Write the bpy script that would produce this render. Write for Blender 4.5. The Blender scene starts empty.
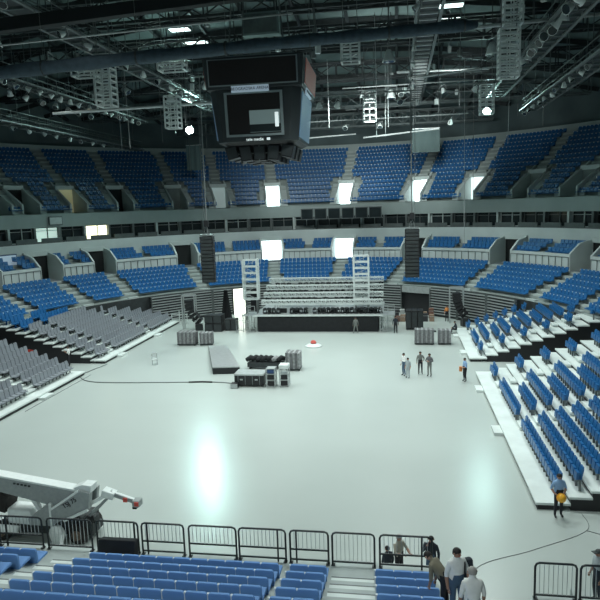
import bpy, math, random
from mathutils import Vector, Matrix
random.seed(7)
C = bpy.context.scene.collection
PI = math.pi
H = 12.8

# ------------------------------------------------------------ materials
def mat(name, col, rough=0.6, metal=0.0, noise=0.0, nscale=8.0, spec=0.5, bump=0.0, col2=None, bscale=None):
    m = bpy.data.materials.new(name); m.use_nodes = True
    nt = m.node_tree; b = nt.nodes['Principled BSDF']
    b.inputs['Base Color'].default_value = (*col, 1)
    b.inputs['Roughness'].default_value = rough
    b.inputs['Metallic'].default_value = metal
    b.inputs['Specular IOR Level'].default_value = spec
    tc = nt.nodes.new('ShaderNodeTexCoord')
    if noise or col2:
        n = nt.nodes.new('ShaderNodeTexNoise'); n.inputs['Scale'].default_value = nscale
        n.inputs['Detail'].default_value = 5
        nt.links.new(tc.outputs['Object'], n.inputs['Vector'])
        r = nt.nodes.new('ShaderNodeValToRGB')
        r.color_ramp.elements[0].position = 0.3; r.color_ramp.elements[1].position = 0.7
        c2 = col2 or tuple(min(1, c * (1 + noise)) for c in col)
        c1 = col if col2 else tuple(c * (1 - noise) for c in col)
        r.color_ramp.elements[0].color = (*c1, 1); r.color_ramp.elements[1].color = (*c2, 1)
        nt.links.new(n.outputs['Fac'], r.inputs['Fac'])
        nt.links.new(r.outputs['Color'], b.inputs['Base Color'])
    if bump:
        n2 = nt.nodes.new('ShaderNodeTexNoise'); n2.inputs['Scale'].default_value = bscale or nscale * 3
        nt.links.new(tc.outputs['Object'], n2.inputs['Vector'])
        bp = nt.nodes.new('ShaderNodeBump'); bp.inputs['Strength'].default_value = bump
        nt.links.new(n2.outputs['Fac'], bp.inputs['Height'])
        nt.links.new(bp.outputs['Normal'], b.inputs['Normal'])
    return m

def emis(name, col, strength):
    m = bpy.data.materials.new(name); m.use_nodes = True
    b = m.node_tree.nodes['Principled BSDF']
    b.inputs['Base Color'].default_value = (*col, 1)
    b.inputs['Emission Color'].default_value = (*col, 1)
    b.inputs['Emission Strength'].default_value = strength
    return m

M = dict(
    concrete=mat('concrete', (.27, .31, .30), .8, noise=.12, nscale=.6),
    step=mat('pale_step', (.40, .45, .44), .8, noise=.1, nscale=1.5),
    fascia=mat('fascia_paint', (.34, .40, .39), .6, noise=.06, nscale=.5),
    wallw=mat('white_wall_paint', (.58, .64, .63), .6, noise=.08, nscale=.4),
    backwall=mat('back_wall_paint', (.085, .12, .125), .7, noise=.2, nscale=.3),
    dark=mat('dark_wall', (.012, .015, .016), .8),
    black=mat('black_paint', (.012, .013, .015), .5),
    blackfab=mat('black_drape', (.010, .012, .014), .85, noise=.3, nscale=3),
    blue=mat('blue_seat_plastic', (.014, .118, .31), .32, noise=.10, nscale=1.2),
    bluefg=mat('blue_seat_fabric', (.13, .28, .58), .7, noise=.10, nscale=.9, bump=.15, bscale=60),
    bluedk=mat('dark_blue_seat', (.02, .06, .17), .45, noise=.15, nscale=1.5),
    grey=mat('grey_seat_plastic', (.24, .26, .29), .4, noise=.10, nscale=1.5),
    hinge=mat('pale_hinge_glint', (.62, .68, .72), .35),  # near hinge caps, and the far dots that imitate seat-edge highlights
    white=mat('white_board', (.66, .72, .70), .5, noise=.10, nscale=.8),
    whitemetal=mat('white_metal', (.62, .67, .66), .4, noise=.08, nscale=3),
    alu=mat('aluminium', (.42, .45, .45), .35, metal=.35, noise=.1, nscale=4),
    steel=mat('grey_steel', (.16, .18, .18), .5, metal=.3, noise=.15, nscale=2),
    dsteel=mat('dark_steel', (.035, .042, .044), .6, metal=.2, noise=.2, nscale=2),
    deckgrey=mat('roof_deck', (.16, .22, .215), .7, noise=.15, nscale=.5),
    rail=mat('black_rail_paint', (.010, .016, .018), .4),
    glass=mat('dark_glass', (.02, .028, .030), .12, noise=.3, nscale=.7),
)

# floor: pale sealed surface, faint scuffs, soft sheen
def floor_mat():
    m = bpy.data.materials.new('sealed_arena_floor'); m.use_nodes = True
    nt = m.node_tree; b = nt.nodes['Principled BSDF']; L = nt.links
    tc = nt.nodes.new('ShaderNodeTexCoord')
    mp = nt.nodes.new('ShaderNodeMapping'); mp.inputs['Scale'].default_value = (.10, .16, 1)
    L.new(tc.outputs['Object'], mp.inputs['Vector'])
    n = nt.nodes.new('ShaderNodeTexNoise'); n.inputs['Scale'].default_value = .9; n.inputs['Detail'].default_value = 3
    L.new(mp.outputs['Vector'], n.inputs['Vector'])
    r = nt.nodes.new('ShaderNodeValToRGB')
    r.color_ramp.elements[0].position = .2; r.color_ramp.elements[1].position = .85
    r.color_ramp.elements[0].color = (.43, .475, .455, 1); r.color_ramp.elements[1].color = (.47, .52, .50, 1)
    L.new(n.outputs['Fac'], r.inputs['Fac']); L.new(r.outputs['Color'], b.inputs['Base Color'])
    n2 = nt.nodes.new('ShaderNodeTexNoise'); n2.inputs['Scale'].default_value = .25; n2.inputs['Detail'].default_value = 1
    L.new(tc.outputs['Object'], n2.inputs['Vector'])
    mr = nt.nodes.new('ShaderNodeMapRange'); mr.inputs['To Min'].default_value = .22; mr.inputs['To Max'].default_value = .28
    L.new(n2.outputs['Fac'], mr.inputs['Value']); L.new(mr.outputs['Result'], b.inputs['Roughness'])
    b.inputs['Specular IOR Level'].default_value = .5
    return m
M['floor'] = floor_mat()

# ------------------------------------------------------------ mesh helpers
class MB:
    def __init__(s): s.v = []; s.f = []
    def add(s, vs, fs):
        n = len(s.v); s.v += [tuple(v) for v in vs]; s.f += [tuple(i + n for i in f) for f in fs]; return s
    def box(s, c, d, rz=0, mtx=None, taper=1.0):
        x, y, z = d[0] / 2, d[1] / 2, d[2] / 2
        vs = [Vector((a * x * (taper if e > 0 else 1), b * y * (taper if e > 0 else 1), e * z)) for e in (-1, 1) for b in (-1, 1) for a in (-1, 1)]
        R = mtx if mtx is not None else Matrix.Rotation(rz, 3, 'Z')
        vs = [R @ v + Vector(c) for v in vs]
        return s.add(vs, [(0, 2, 3, 1), (4, 5, 7, 6), (0, 1, 5, 4), (1, 3, 7, 5), (3, 2, 6, 7), (2, 0, 4, 6)])
    def bar(s, a, b, w=.05, h=None):
        a, b = Vector(a), Vector(b); d = b - a; L = d.length
        if L < 1e-6: return s
        q = d.to_track_quat('Z', 'Y').to_matrix()
        return s.box((a + b) / 2, (w, h or w, L), mtx=q)
    def tube(s, pts, r=.03, n=6, cap=True):
        pts = [Vector(p) for p in pts]; rings = []
        rr = r if isinstance(r, (list, tuple)) else [r] * len(pts)
        up = Vector((0, 0, 1)); x = None
        for i, p in enumerate(pts):
            t = (pts[min(i + 1, len(pts) - 1)] - pts[max(i - 1, 0)]).normalized()
            if x is None:
                x = t.cross(up)
                if x.length < .05: x = Vector((1, 0, 0))
            x = (x - t * x.dot(t)).normalized(); y = t.cross(x)
            rings.append([p + (x * math.cos(2 * PI * k / n) + y * math.sin(2 * PI * k / n)) * rr[i] for k in range(n)])
        vs = [v for R_ in rings for v in R_]; fs = []
        for i in range(len(pts) - 1):
            for k in range(n):
                a = i * n + k; b = i * n + (k + 1) % n
                fs.append((a, b, b + n, a + n))
        if cap:
            fs.append(tuple(range(n))[::-1]); m = (len(pts) - 1) * n; fs.append(tuple(range(m, m + n)))
        return s.add(vs, fs)
    def prism(s, poly, vec):
        n = len(poly); a = [Vector(p) for p in poly]; v = Vector(vec)
        return s.add(a + [p + v for p in a], [tuple(range(n))[::-1], tuple(range(n, 2 * n))] + [(i, (i + 1) % n, (i + 1) % n + n, i + n) for i in range(n)])
    def lathe(s, c, prof, n=12, axis=None):
        vs = []; R = axis.to_track_quat('Z', 'Y').to_matrix() if axis is not None else Matrix.Identity(3)
        for r, z in prof:
            for k in range(n):
                vs.append(Vector(c) + R @ Vector((r * math.cos(2 * PI * k / n), r * math.sin(2 * PI * k / n), z)))
        fs = []
        for i in range(len(prof) - 1):
            for k in range(n):
                a = i * n + k; b = i * n + (k + 1) % n; fs.append((a, b, b + n, a + n))
        fs.append(tuple(range(n))[::-1]); m = (len(prof) - 1) * n; fs.append(tuple(range(m, m + n)))
        return s.add(vs, fs)
    def data(s, name, m):
        me = bpy.data.meshes.new(name); me.from_pydata(s.v, [], s.f)
        for x in (m if isinstance(m, (list, tuple)) else [m]): me.materials.append(M[x] if isinstance(x, str) else x)
        me.validate(); me.update()
        return me
    def build(s, name, m, parent=None, smooth=False, bevel=0, recalc=True):
        me = s.data(name, m)
        if recalc:
            import bmesh
            bm = bmesh.new(); bm.from_mesh(me); bmesh.ops.recalc_face_normals(bm, faces=bm.faces); bm.to_mesh(me); bm.free()
        o = bpy.data.objects.new(name, me); C.objects.link(o)
        if parent: o.parent = parent
        if smooth:
            for p in me.polygons: p.use_smooth = True
        if bevel:
            b = o.modifiers.new('bevel', 'BEVEL'); b.width = bevel; b.segments = 2; b.limit_method = 'ANGLE'
        return o

def tag(o, label=None, cat=None, group=None, kind=None):
    if label: o['label'] = label
    if cat: o['category'] = cat
    if group: o['group'] = group
    if kind: o['kind'] = kind
    return o
def empty(name, loc=(0, 0, 0), rz=0):
    o = bpy.data.objects.new(name, None); C.objects.link(o); o.location = loc; o.rotation_euler = (0, 0, rz); o.empty_display_size = .2
    return o
def struct(o): o['kind'] = 'structure'; return o
def part_label(o, l): o['label'] = l; return o
def copy_tree(o, parent=None):
    c = o.copy(); C.objects.link(c)
    if parent is not None: c.parent = parent
    for ch in list(o.children): copy_tree(ch, c)
    return c
ORD = ['first', 'second', 'third', 'fourth', 'fifth', 'sixth', 'seventh', 'eighth', 'ninth', 'tenth', 'eleventh', 'twelfth', 'thirteenth',
       'fourteenth', 'fifteenth', 'sixteenth', 'seventeenth', 'eighteenth', 'nineteenth', 'twentieth', 'twenty-first', 'twenty-second', 'twenty-third',
       'twenty-fourth', 'twenty-fifth', 'twenty-sixth', 'twenty-seventh', 'twenty-eighth', 'twenty-ninth', 'thirtieth', 'thirty-first', 'thirty-second',
       'thirty-third', 'thirty-fourth', 'thirty-fifth', 'thirty-sixth', 'thirty-seventh', 'thirty-eighth', 'thirty-ninth', 'fortieth']

# ------------------------------------------------------------ the oval of the bowl
CX, CY, EA, EB = -9.6, 44.0, 36.7, 43.0
def en(t):
    n = Vector((math.cos(t) / EA, math.sin(t) / EB, 0)); n.normalize(); return n
def ep(t, o=0, z=0):
    p = Vector((CX + EA * math.cos(t), CY + EB * math.sin(t), 0)) + en(t) * o; p.z = z; return p
def t_of_az(az_deg, o=0):
    """bowl angle of the point seen at this bearing from the near stand"""
    best = None
    for i in range(0, 3600):
        t = -.6 + i * (PI + 1.2) / 3600
        p = ep(t, o); a = math.degrees(math.atan2(p.x, p.y)); e = abs(a - az_deg)
        if p.y < 5: continue
        if best is None or e < best[0]: best = (e, t)
    return best[1]
T0, T1 = -.25, PI + .2                # arc that the near stand looks at
def arc(o, t0=T0, t1=T1, n=150): return [t0 + (t1 - t0) * i / n for i in range(n + 1)]
def sweep(prof, t0=T0, t1=T1, n=150, closed=False, mb=None):
    mb = mb or MB(); ts = arc(0, t0, t1, n); k = len(prof); vs = []
    for t in ts:
        for o, z in prof: vs.append(ep(t, o, z))
    fs = []
    for i in range(len(ts) - 1):
        for j in range(k if closed else k - 1):
            a = i * k + j; b = i * k + (j + 1) % k
            fs.append((a, b, b + k, a + k))
    if closed: fs += [tuple(range(k)), tuple(range((len(ts) - 1) * k, len(ts) * k))]
    mb.add(vs, fs); return mb
def boxprof(o0, o1, z0, z1): return [(o0, z0), (o1, z0), (o1, z1), (o0, z1)]
def dt(t, o, m):                      # metres along the oval -> angle
    p = ep(t + .001, o) - ep(t, o); return m * .001 / p.length

# ------------------------------------------------------------ camera
VPX, VPY, FPX, ROLL = 398., 203., 620., math.radians(1.9)
def aim_camera():
    dx, dy = VPX - 300, VPY - 300
    ux = dx * math.cos(ROLL) - dy * math.sin(ROLL); uy = dx * math.sin(ROLL) + dy * math.cos(ROLL)
    pitch = math.atan(-uy / FPX); yaw = math.atan(ux / math.hypot(FPX, uy))
    cy, sy, cp, sp = math.cos(yaw), math.sin(yaw), math.cos(pitch), math.sin(pitch)
    fwd = Vector((-sy * cp, cy * cp, -sp)); right = Vector((cy, sy, 0)); up = right.cross(fwd)
    r2 = right * math.cos(ROLL) - up * math.sin(ROLL); u2 = right * math.sin(ROLL) + up * math.cos(ROLL)
    cam = bpy.data.cameras.new('camera'); co = bpy.data.objects.new('camera', cam); C.objects.link(co)
    co.matrix_world = Matrix(((r2.x, u2.x, -fwd.x, 0), (r2.y, u2.y, -fwd.y, 0), (r2.z, u2.z, -fwd.z, H), (0, 0, 0, 1)))
    cam.sensor_width = 36; cam.lens = FPX / 600 * 36; cam.clip_end = 400; cam.clip_start = .1
    bpy.context.scene.camera = co
aim_camera()

# ------------------------------------------------------------ floor
fl = MB()
fl.add([(-60, -12, 0), (42, -12, 0), (42, 100, 0), (-60, 100, 0)], [(0, 1, 2, 3)])
struct(fl.build('floor', 'floor'))

# ------------------------------------------------------------ upper deck
NU, UO, UZ, UT, UR = 14, .9, 12.95, .83, .60
prof = [(0, 12.7), (UO, 12.7), (UO, UZ)]
for i in range(NU):
    prof += [(UO + UT * (i + 1), UZ + UR * i), (UO + UT * (i + 1), UZ + UR * (i + 1))]
prof = prof[:-1]
UPX = [5, 33, 80, 126, 180, 222, 272, 340, 408, 460, 513, 560, 603]      # bearings of the upper doorways
def px_az(x):
    return math.degrees(math.atan((x - 300) / FPX)) - 9.0
UT_ = [t_of_az(px_az(x) + .35, 1) for x in UPX]
# extend on both sides past the frame
sp = .2
UT_ += [UT_[0] + sp * k for k in (1, 2, 3)] + [UT_[12] - sp * k for k in (1, 2, 3, 4)]
CUTR = 5                                # rows interrupted by the doorways
lowp = prof[:3 + 2 * CUTR]; highp = [(UO + UT * CUTR, 12.7)] + prof[2 + 2 * CUTR:]
struct(sweep(highp).build('floor_upper_terrace', 'concrete'))
us = sorted(UT_); cuts = [T0] + us + [T1]
for a, b in zip(cuts[:-1], cuts[1:]):
    da = dt(a, 3, 1.05) if a != T0 else 0; db = dt(b, 3, 1.05) if b != T1 else 0
    struct(sweep(lowp, a + da, b - db, max(3, int((b - a) * 40))).build('floor_upper_terrace', 'concrete'))
struct(sweep([(0, 12.72), (UO + UT * CUTR + .1, 12.9)]).build('floor_upper_gangway', 'concrete'))
top_o = UO + UT * NU; top_z = UZ + UR * (NU - 1)
struct(sweep(boxprof(top_o, top_o + .3, top_z, top_z + 1.35), closed=True).build('wall_upper_parapet', 'fascia'))
struct(sweep(boxprof(top_o + .9, top_o + 1.2, top_z - .5, 31.5), closed=True).build('wall_far', 'backwall'))
struct(sweep(boxprof(-.25, .15, 11.3, 12.85), closed=True).build('trim_1', 'fascia'))
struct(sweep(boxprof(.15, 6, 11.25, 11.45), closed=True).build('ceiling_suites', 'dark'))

# ------------------------------------------------------------ seats (shapes)
def seat_far(mb, p, n, w=.46, up=False):
    """one seat: pan and back, front towards -n"""
    side = Vector((-n.y, n.x, 0)); Rm = Matrix((side, n, Vector((0, 0, 1)))).transposed()
    tilt = Matrix.Rotation(-.2, 3, 'X'); t2 = Matrix.Rotation(1.15 if up else .12, 3, 'X')
    mb.box(p + n * .23 + Vector((0, 0, .62)), (w, .07, .50), mtx=Rm @ tilt)
    mb.box(p + n * (.12 if up else -.02) + Vector((0, 0, .55 if up else .42)), (w * .94, .42, .08), mtx=Rm @ t2)
rest = MB(); dots = MB()  # dots: pale boxes put in for seat-edge highlights and number plates
def in_aisle(t, o, cents, half):
    for c in cents:
        if abs(t - c) / dt(c, o, 1.0) < half: return True
    return False
for i in range(NU):
    o = UO + UT * i + .45; z = UZ + UR * i
    t = T0 + .2
    while t < T1 - .1:
        half = .75 if i > 5 else (1.0 if i < 1 else 2.1)
        if not in_aisle(t, o, UT_, half):
            p = ep(t, o, z); n = en(t)
            seat_far(rest, p, n)
            side = Vector((-n.y, n.x, 0))
            dots.box(p + side * .26 + n * .22 + Vector((0, 0, .84)), (.11, .11, .13))
        t += dt(t, o, .52)
# aisle stairs and doorways of the upper deck
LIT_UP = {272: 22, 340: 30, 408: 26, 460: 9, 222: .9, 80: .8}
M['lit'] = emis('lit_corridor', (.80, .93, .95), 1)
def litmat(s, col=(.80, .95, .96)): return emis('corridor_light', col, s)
for idx, t in enumerate(UT_):
    st = MB()
    for i in range(5, NU):
        o = UO + UT * i; z = UZ + UR * i
        p = ep(t, o + .2, z + .10); st.box(p, (1.3, .42, .2), rz=math.atan2(en(t).y, en(t).x) - PI / 2)
        p = ep(t, o + .62, z + .02); st.box(p, (1.3, .42, .06), rz=math.atan2(en(t).y, en(t).x) - PI / 2)
    struct(st.build('floor_upper_stairs', 'step'))
    # doorway: side walls, lintel, recess
    n = en(t); s = Vector((-n.y, n.x, 0)); rz = math.atan2(n.y, n.x) - PI / 2
    root = struct(empty('door_%d' % (idx + 1), ep(t, 2.2, UZ)))
    inv = Matrix.Translation(-root.location)
    def P(a, o, z): q = ep(t, o, z) + s * a; return inv @ q
    w = MB()
    for sg in (-1, 1):
        w.prism([P(sg * 1.0, 1.2, UZ), P(sg * 1.0, 6.2, UZ), P(sg * 1.0, 6.2, UZ + 4.0), P(sg * 1.0, 5.3, UZ + 3.35), P(sg * 1.0, 1.2, UZ + 1.05)], s * sg * .22)
        w.prism([P(sg * 1.22, 1.4, UZ), P(sg * 1.22, 5.2, UZ), P(sg * 1.22, 5.2, UZ + 3.0), P(sg * 1.22, 1.4, UZ + .5)], s * sg * .75)
    w.box(P(0, 5.2, UZ + 3.15), (2.44, .9, .5), rz=rz)
    o = w.build('surround', 'wallw', root)
    x = UPX[idx] if idx < len(UPX) else 0
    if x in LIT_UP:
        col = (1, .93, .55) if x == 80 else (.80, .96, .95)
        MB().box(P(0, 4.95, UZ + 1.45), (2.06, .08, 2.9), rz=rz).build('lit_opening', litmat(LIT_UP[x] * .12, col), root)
    else:
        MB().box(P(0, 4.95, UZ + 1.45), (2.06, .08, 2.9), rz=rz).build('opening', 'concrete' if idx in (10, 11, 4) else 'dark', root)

# ------------------------------------------------------------ suites between the decks
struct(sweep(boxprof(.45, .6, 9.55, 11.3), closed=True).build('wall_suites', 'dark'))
struct(sweep([(-2.3, 9.45), (.5, 9.45)], closed=False).build('floor_suites', 'concrete'))
struct(sweep(boxprof(-2.55, -2.3, 7.4, 9.6), closed=True).build('wall_suite_front', 'wallw'))
tt = T0 + .05; k = 0
WM = dict(lit=litmat(.55, (.75, 1, .9)), yel=litmat(2.2, (1, .97, .66)))
t_lit = [t_of_az(px_az(45) + .3, 0), t_of_az(px_az(91) + .3, 0)]
while tt < T1 - .05:
    w_ = 3.2; d_ = dt(tt, .2, w_); tm = tt + d_ / 2; k += 1
    n = en(tm); s = Vector((-n.y, n.x, 0)); rz = math.atan2(n.y, n.x) - PI / 2
    root = struct(empty('window_%d' % k, ep(tm, .2, 9.6)))
    f = MB()
    for a in (-1.5, -.2, 1.35): f.box(s * a + Vector((0, 0, .85)), (.10, .12, 1.7), rz=rz)
    f.box((0, 0, .05), (3.1, .14, .10), rz=rz); f.box((0, 0, 1.35), (3.1, .08, .06), rz=rz)
    f.box(s * 1.58 - n * .2 + Vector((0, 0, .85)), (.26, .5, 1.7), rz=rz)
    f.build('window_frame', 'wallw' if k % 3 == 0 else 'steel', root)
    gm = 'glass'
    if abs(tm - t_lit[0]) < d_ / 2: gm = WM['lit']
    if abs(tm - t_lit[1]) < d_ / 2: gm = WM['yel']
    MB().box(n * .1 + Vector((0, 0, .85)), (3.0, .04, 1.6), rz=rz).build('pane', gm, root)
    r = MB(); r.box(-n * 1.2 + Vector((0, 0, .25)), (2.6, .12, .55), rz=rz)
    r.build('balcony_front', 'bluedk' if False else 'steel', root)
    tt += d_

# ------------------------------------------------------------ middle and lower fixed tiers
LO, LZ = -11., 3.3
struct(sweep([(LO - .01, 0), (LO - .01, LZ - .1)]).build('wall_terrace_front', 'dsteel'))
prof = [(LO, 0), (LO, LZ)]
NL, LT, LR = 6, .85, .38
for i in range(NL):
    prof += [(LO + LT * (i + 1), LZ + LR * i), (LO + LT * (i + 1), LZ + LR * (i + 1))]
lo_end = LO + LT * NL; lz_end = LZ + LR * NL
prof += [(lo_end + .5, lz_end)]
struct(sweep(prof).build('floor_lower_terrace', 'concrete'))
tR = math.atan2((63 - CY) / (EB - 11), (14.2 - CX) / (EA - 11)); tL = math.atan2((67.5 - CY) / (EB - 11), (-30.5 - CX) / (EA - 11))
LPX = [-20, 44, 98, 182, 268, 338, 408, 497, 578, 640]
LT_ = [t_of_az(px_az(x) + .4, -5) for x in LPX]
LT_ += [LT_[0] + .25, LT_[0] + .5, LT_[-1] - .25, LT_[-1] - .5]
LT_.sort()
for i in range(NL):
    o = LO + LT * i + .42; z = LZ + LR * i
    t = T0 + .1
    while t < T1 - .1:
        if not in_aisle(t, o, LT_, .85):
            seat_far(rest, ep(t, o, z), en(t), up=False)
            n = en(t); side = Vector((-n.y, n.x, 0)); dots.box(ep(t, o, z) + side * .26 + n * .22 + Vector((0, 0, .82)), (.08, .08, .10))
        t += dt(t, o, .52)
# mid tier: wall panels between the doorways, three rows behind them
MO, MZ = lo_end + .5, 6.9
cuts = [T0] + LT_ + [T1]
for a, b in zip(cuts[:-1], cuts[1:]):
    da = dt(a, MO, 1.5) if a != T0 else 0; db = dt(b, MO, 1.5) if b != T1 else 0
    if b - db - a - da < .02: continue
    n_ = max(4, int((b - a) * 30))
    struct(sweep(boxprof(MO, MO + .2, lz_end, MZ + .35), a + da, b - db, n_, closed=True).build('wall_vomitory', 'wallw'))
    rl = MB()
    for q in range(n_ + 1):
        t = a + da + (b - db - a - da) * q / n_
        rl.bar(ep(t, MO - .05, lz_end + .4), ep(t, MO - .05, lz_end + 1.35), .05)
        if q < n_: t2 = a + da + (b - db - a - da) * (q + 1) / n_; rl.bar(ep(t, MO - .05, lz_end + 1.35), ep(t2, MO - .05, lz_end + 1.35), .05)
    rl.build('trim_handrail', 'steel')['kind'] = 'structure'
    pr = [(MO + .2, MZ)]
    for i in range(3): pr += [(MO + .2 + .8 * (i + 1), MZ + .35 * i), (MO + .2 + .8 * (i + 1), MZ + .35 * (i + 1))]
    pr = pr[:-1] + [(MO + .2 + 2.6, MZ + .7)]
    struct(sweep(pr, a + da, b - db, n_).build('floor_middle_terrace', 'concrete'))
    for i in range(3):
        o = MO + .6 + .8 * i; t = a + da + dt(a, o, .25); te = b - db - dt(b, o, .25); mid = (a + b) / 2
        while t < te:
            if abs(t - mid) > dt(mid, o, .55):
                seat_far(rest, ep(t, o, MZ + .35 * i), en(t))
            t += dt(t, o, .52)
for idx, t in enumerate(LT_):
    n = en(t); s = Vector((-n.y, n.x, 0)); rz = math.atan2(n.y, n.x) - PI / 2
    root = struct(empty('door_%d' % (idx + 30), ep(t, MO, lz_end)))
    w = MB()
    for sg in (-1, 1):
        w.prism([s * sg * 1.35 + n * 0 , s * sg * 1.35 + n * 2.9, s * sg * 1.35 + n * 2.9 + Vector((0, 0, 3.1)), s * sg * 1.35 + n * 1.2 + Vector((0, 0, 2.7)), s * sg * 1.35 + Vector((0, 0, 1.7))], s * sg * .2)
    w.box(n * 2.75 + Vector((0, 0, 2.95)), (3.1, .3, .5), rz=rz)
    w.build('surround', 'wallw', root)
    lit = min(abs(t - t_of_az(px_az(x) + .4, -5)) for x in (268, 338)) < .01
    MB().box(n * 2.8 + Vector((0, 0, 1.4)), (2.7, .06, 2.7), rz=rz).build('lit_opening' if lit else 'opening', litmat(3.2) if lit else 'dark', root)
    st = MB()
    for i in range(NL + 1):
        o = LO + LT * i; z = LZ + LR * i - .1
        st.box(ep(t, o + .2, z + .09 if i < NL else z + .02), (1.25, .42, .2), rz=rz)
        st.box(ep(t, o + .62, z + .02), (1.25, .42, .05), rz=rz)
    struct(st.build('floor_lower_stairs', 'step'))
tag(rest.build('blue_stadium_seats', 'blue', recalc=False), 'massed rows of small blue stadium seats around the oval of the bowl', 'seats', kind='stuff')
tag(dots.build('seat_glint_plates', 'hinge', recalc=False), 'pale dots for edge highlights and number plates on the massed blue stadium seats', 'seat dots', kind='stuff')
# ------------------------------------------------------------ telescopic side stands
def inside(x, y, o):                   # is the point inside the oval offset by o
    dx, dy = x - CX, y - CY
    return (dx / (EA + o)) ** 2 + (dy / (EB + o)) ** 2 < 1
RX0, LX0, TR, RI, RZ = 6.45, -25.8, .85, .295, .30
NK = 12
def seat_back_mb(x=0, w=.42):
    m = MB(); m.box((0, .19, .68), (w, .07, .56), mtx=Matrix.Rotation(-.18, 3, 'X'))
    m.box((0, .245, .97), (w * .8, .06, .10), mtx=Matrix.Rotation(-.18, 3, 'X')); return m
def seat_pan_mb(up, w=.40):
    m = MB()
    if up: m.box((0, .03, .60), (w, .12, .38), mtx=Matrix.Rotation(-.08, 3, 'X'))
    else: m.box((0, -.04, .42), (w, .42, .07), mtx=Matrix.Rotation(.10, 3, 'X')); m.box((0, -.24, .41), (w, .05, .09))
    return m
def seat_leg_mb(w=.47):
    m = MB(); m.box((w / 2 + .015, .10, .22), (.035, .10, .44)); m.box((w / 2 + .015, .06, .46), (.035, .30, .05)); return m
def proto_seat(name, m, up):
    r = empty(name)
    seat_back_mb().build('backrest', m, r); seat_pan_mb(up).build('seat_pan', m, r); seat_leg_mb().build('seat_bracket', 'steel', r)
    return r
def place(mb, src, loc, rz):
    R = Matrix.Rotation(rz, 3, 'Z'); n = len(mb.v)
    mb.v += [tuple(R @ Vector(v) + Vector(loc)) for v in src.v]; mb.f += [tuple(i + n for i in f) for f in src.f]
def merged_seat(up):
    m = MB(); m.add(*(lambda a: (a.v, a.f))(seat_back_mb())); b = seat_pan_mb(up); m.add(b.v, b.f); c = seat_leg_mb(); m.add(c.v, c.f); return m

def row_blocks_right_near(k):
    bl = [(26.0, 33.7), (35.0, 41.2 if k % 2 == 0 else 39.2)]
    if k % 2 == 0: bl.append((43.1, 44.9))
    return bl
def row_blocks_right_far(k):
    return [(50.8, 52.2)] * (k % 2 == 0) + [(53.4, 59.0 if k % 2 else 57.6), (60.1, 61.8)]
def row_blocks_left_near(k): return [(20.5, 28.5), (29.8, 38.4), (39.5, 44.6)]
def row_blocks_left_far(k):
    a = 48.9 if k % 2 == 0 else 48.9
    return [(a, 50.8), (52.0, 59.4), (60.5, 66.4)]

def telescopic(name, label, side, y0, y1, blocks, front, aisles):
    x0 = RX0 if side > 0 else LX0
    root = empty(name, (x0 - side * .85, (y0 + y1) / 2, 0)); tag(root, label, 'grandstand')
    inv = Vector(root.location)
    for k in range(NK):
        z = RZ + RI * k
        xa = x0 + side * (TR * k - (.9 if k == 0 else .45)); xb = x0 + side * (TR * k + .48)
        ys = y0; ye = y1
        # rows end where the fixed terrace begins
        while ye > y0 and not inside(xb, ye, -10.5): ye -= .1
        while ys < y1 and not inside(xb, ys, -10.5): ys += .1
        if ye - ys < 1: continue
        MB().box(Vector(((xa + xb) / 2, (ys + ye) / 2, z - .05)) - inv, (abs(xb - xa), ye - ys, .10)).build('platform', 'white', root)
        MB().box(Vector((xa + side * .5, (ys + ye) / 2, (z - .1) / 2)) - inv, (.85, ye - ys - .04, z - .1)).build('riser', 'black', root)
    st = MB()
    for y in aisles:
        for k in range(1, NK):
            x = x0 + side * (TR * k - .65)
            if inside(x + side * .8, y, -11): MB().box(Vector((x, y, RZ + RI * k - .14)) - inv, (.38, 1.1, .14)).build('aisle_step', 'white', root)
        x = x0 - side * 1.1
        MB().box(Vector((x, y, .09)) - inv, (.5, 1.2, .18)).build('entry_step', 'white', root)
    return root
telescopic('telescopic_stand', 'pale telescopic stand with blue seats nearest the man in the yellow hard hat', 1, 25.4, 46, row_blocks_right_near, .9, (34.3, 42.2))
telescopic('telescopic_stand', 'pale telescopic stand with blue seats beyond the dark gangway, by the black speaker tower', 1, 50, 62.3, row_blocks_right_far, .9, (52.8, 59.5))
telescopic('telescopic_stand', 'grey-seated telescopic stand cut by the picture edge, on this side of the dark gangway', -1, 20, 45, row_blocks_left_near, .9, (29.1, 39.0))
telescopic('telescopic_stand', 'grey-seated telescopic stand running from the dark gangway to the stage end', -1, 48.5, 67, row_blocks_left_far, .9, (51.4, 60.0))

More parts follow.
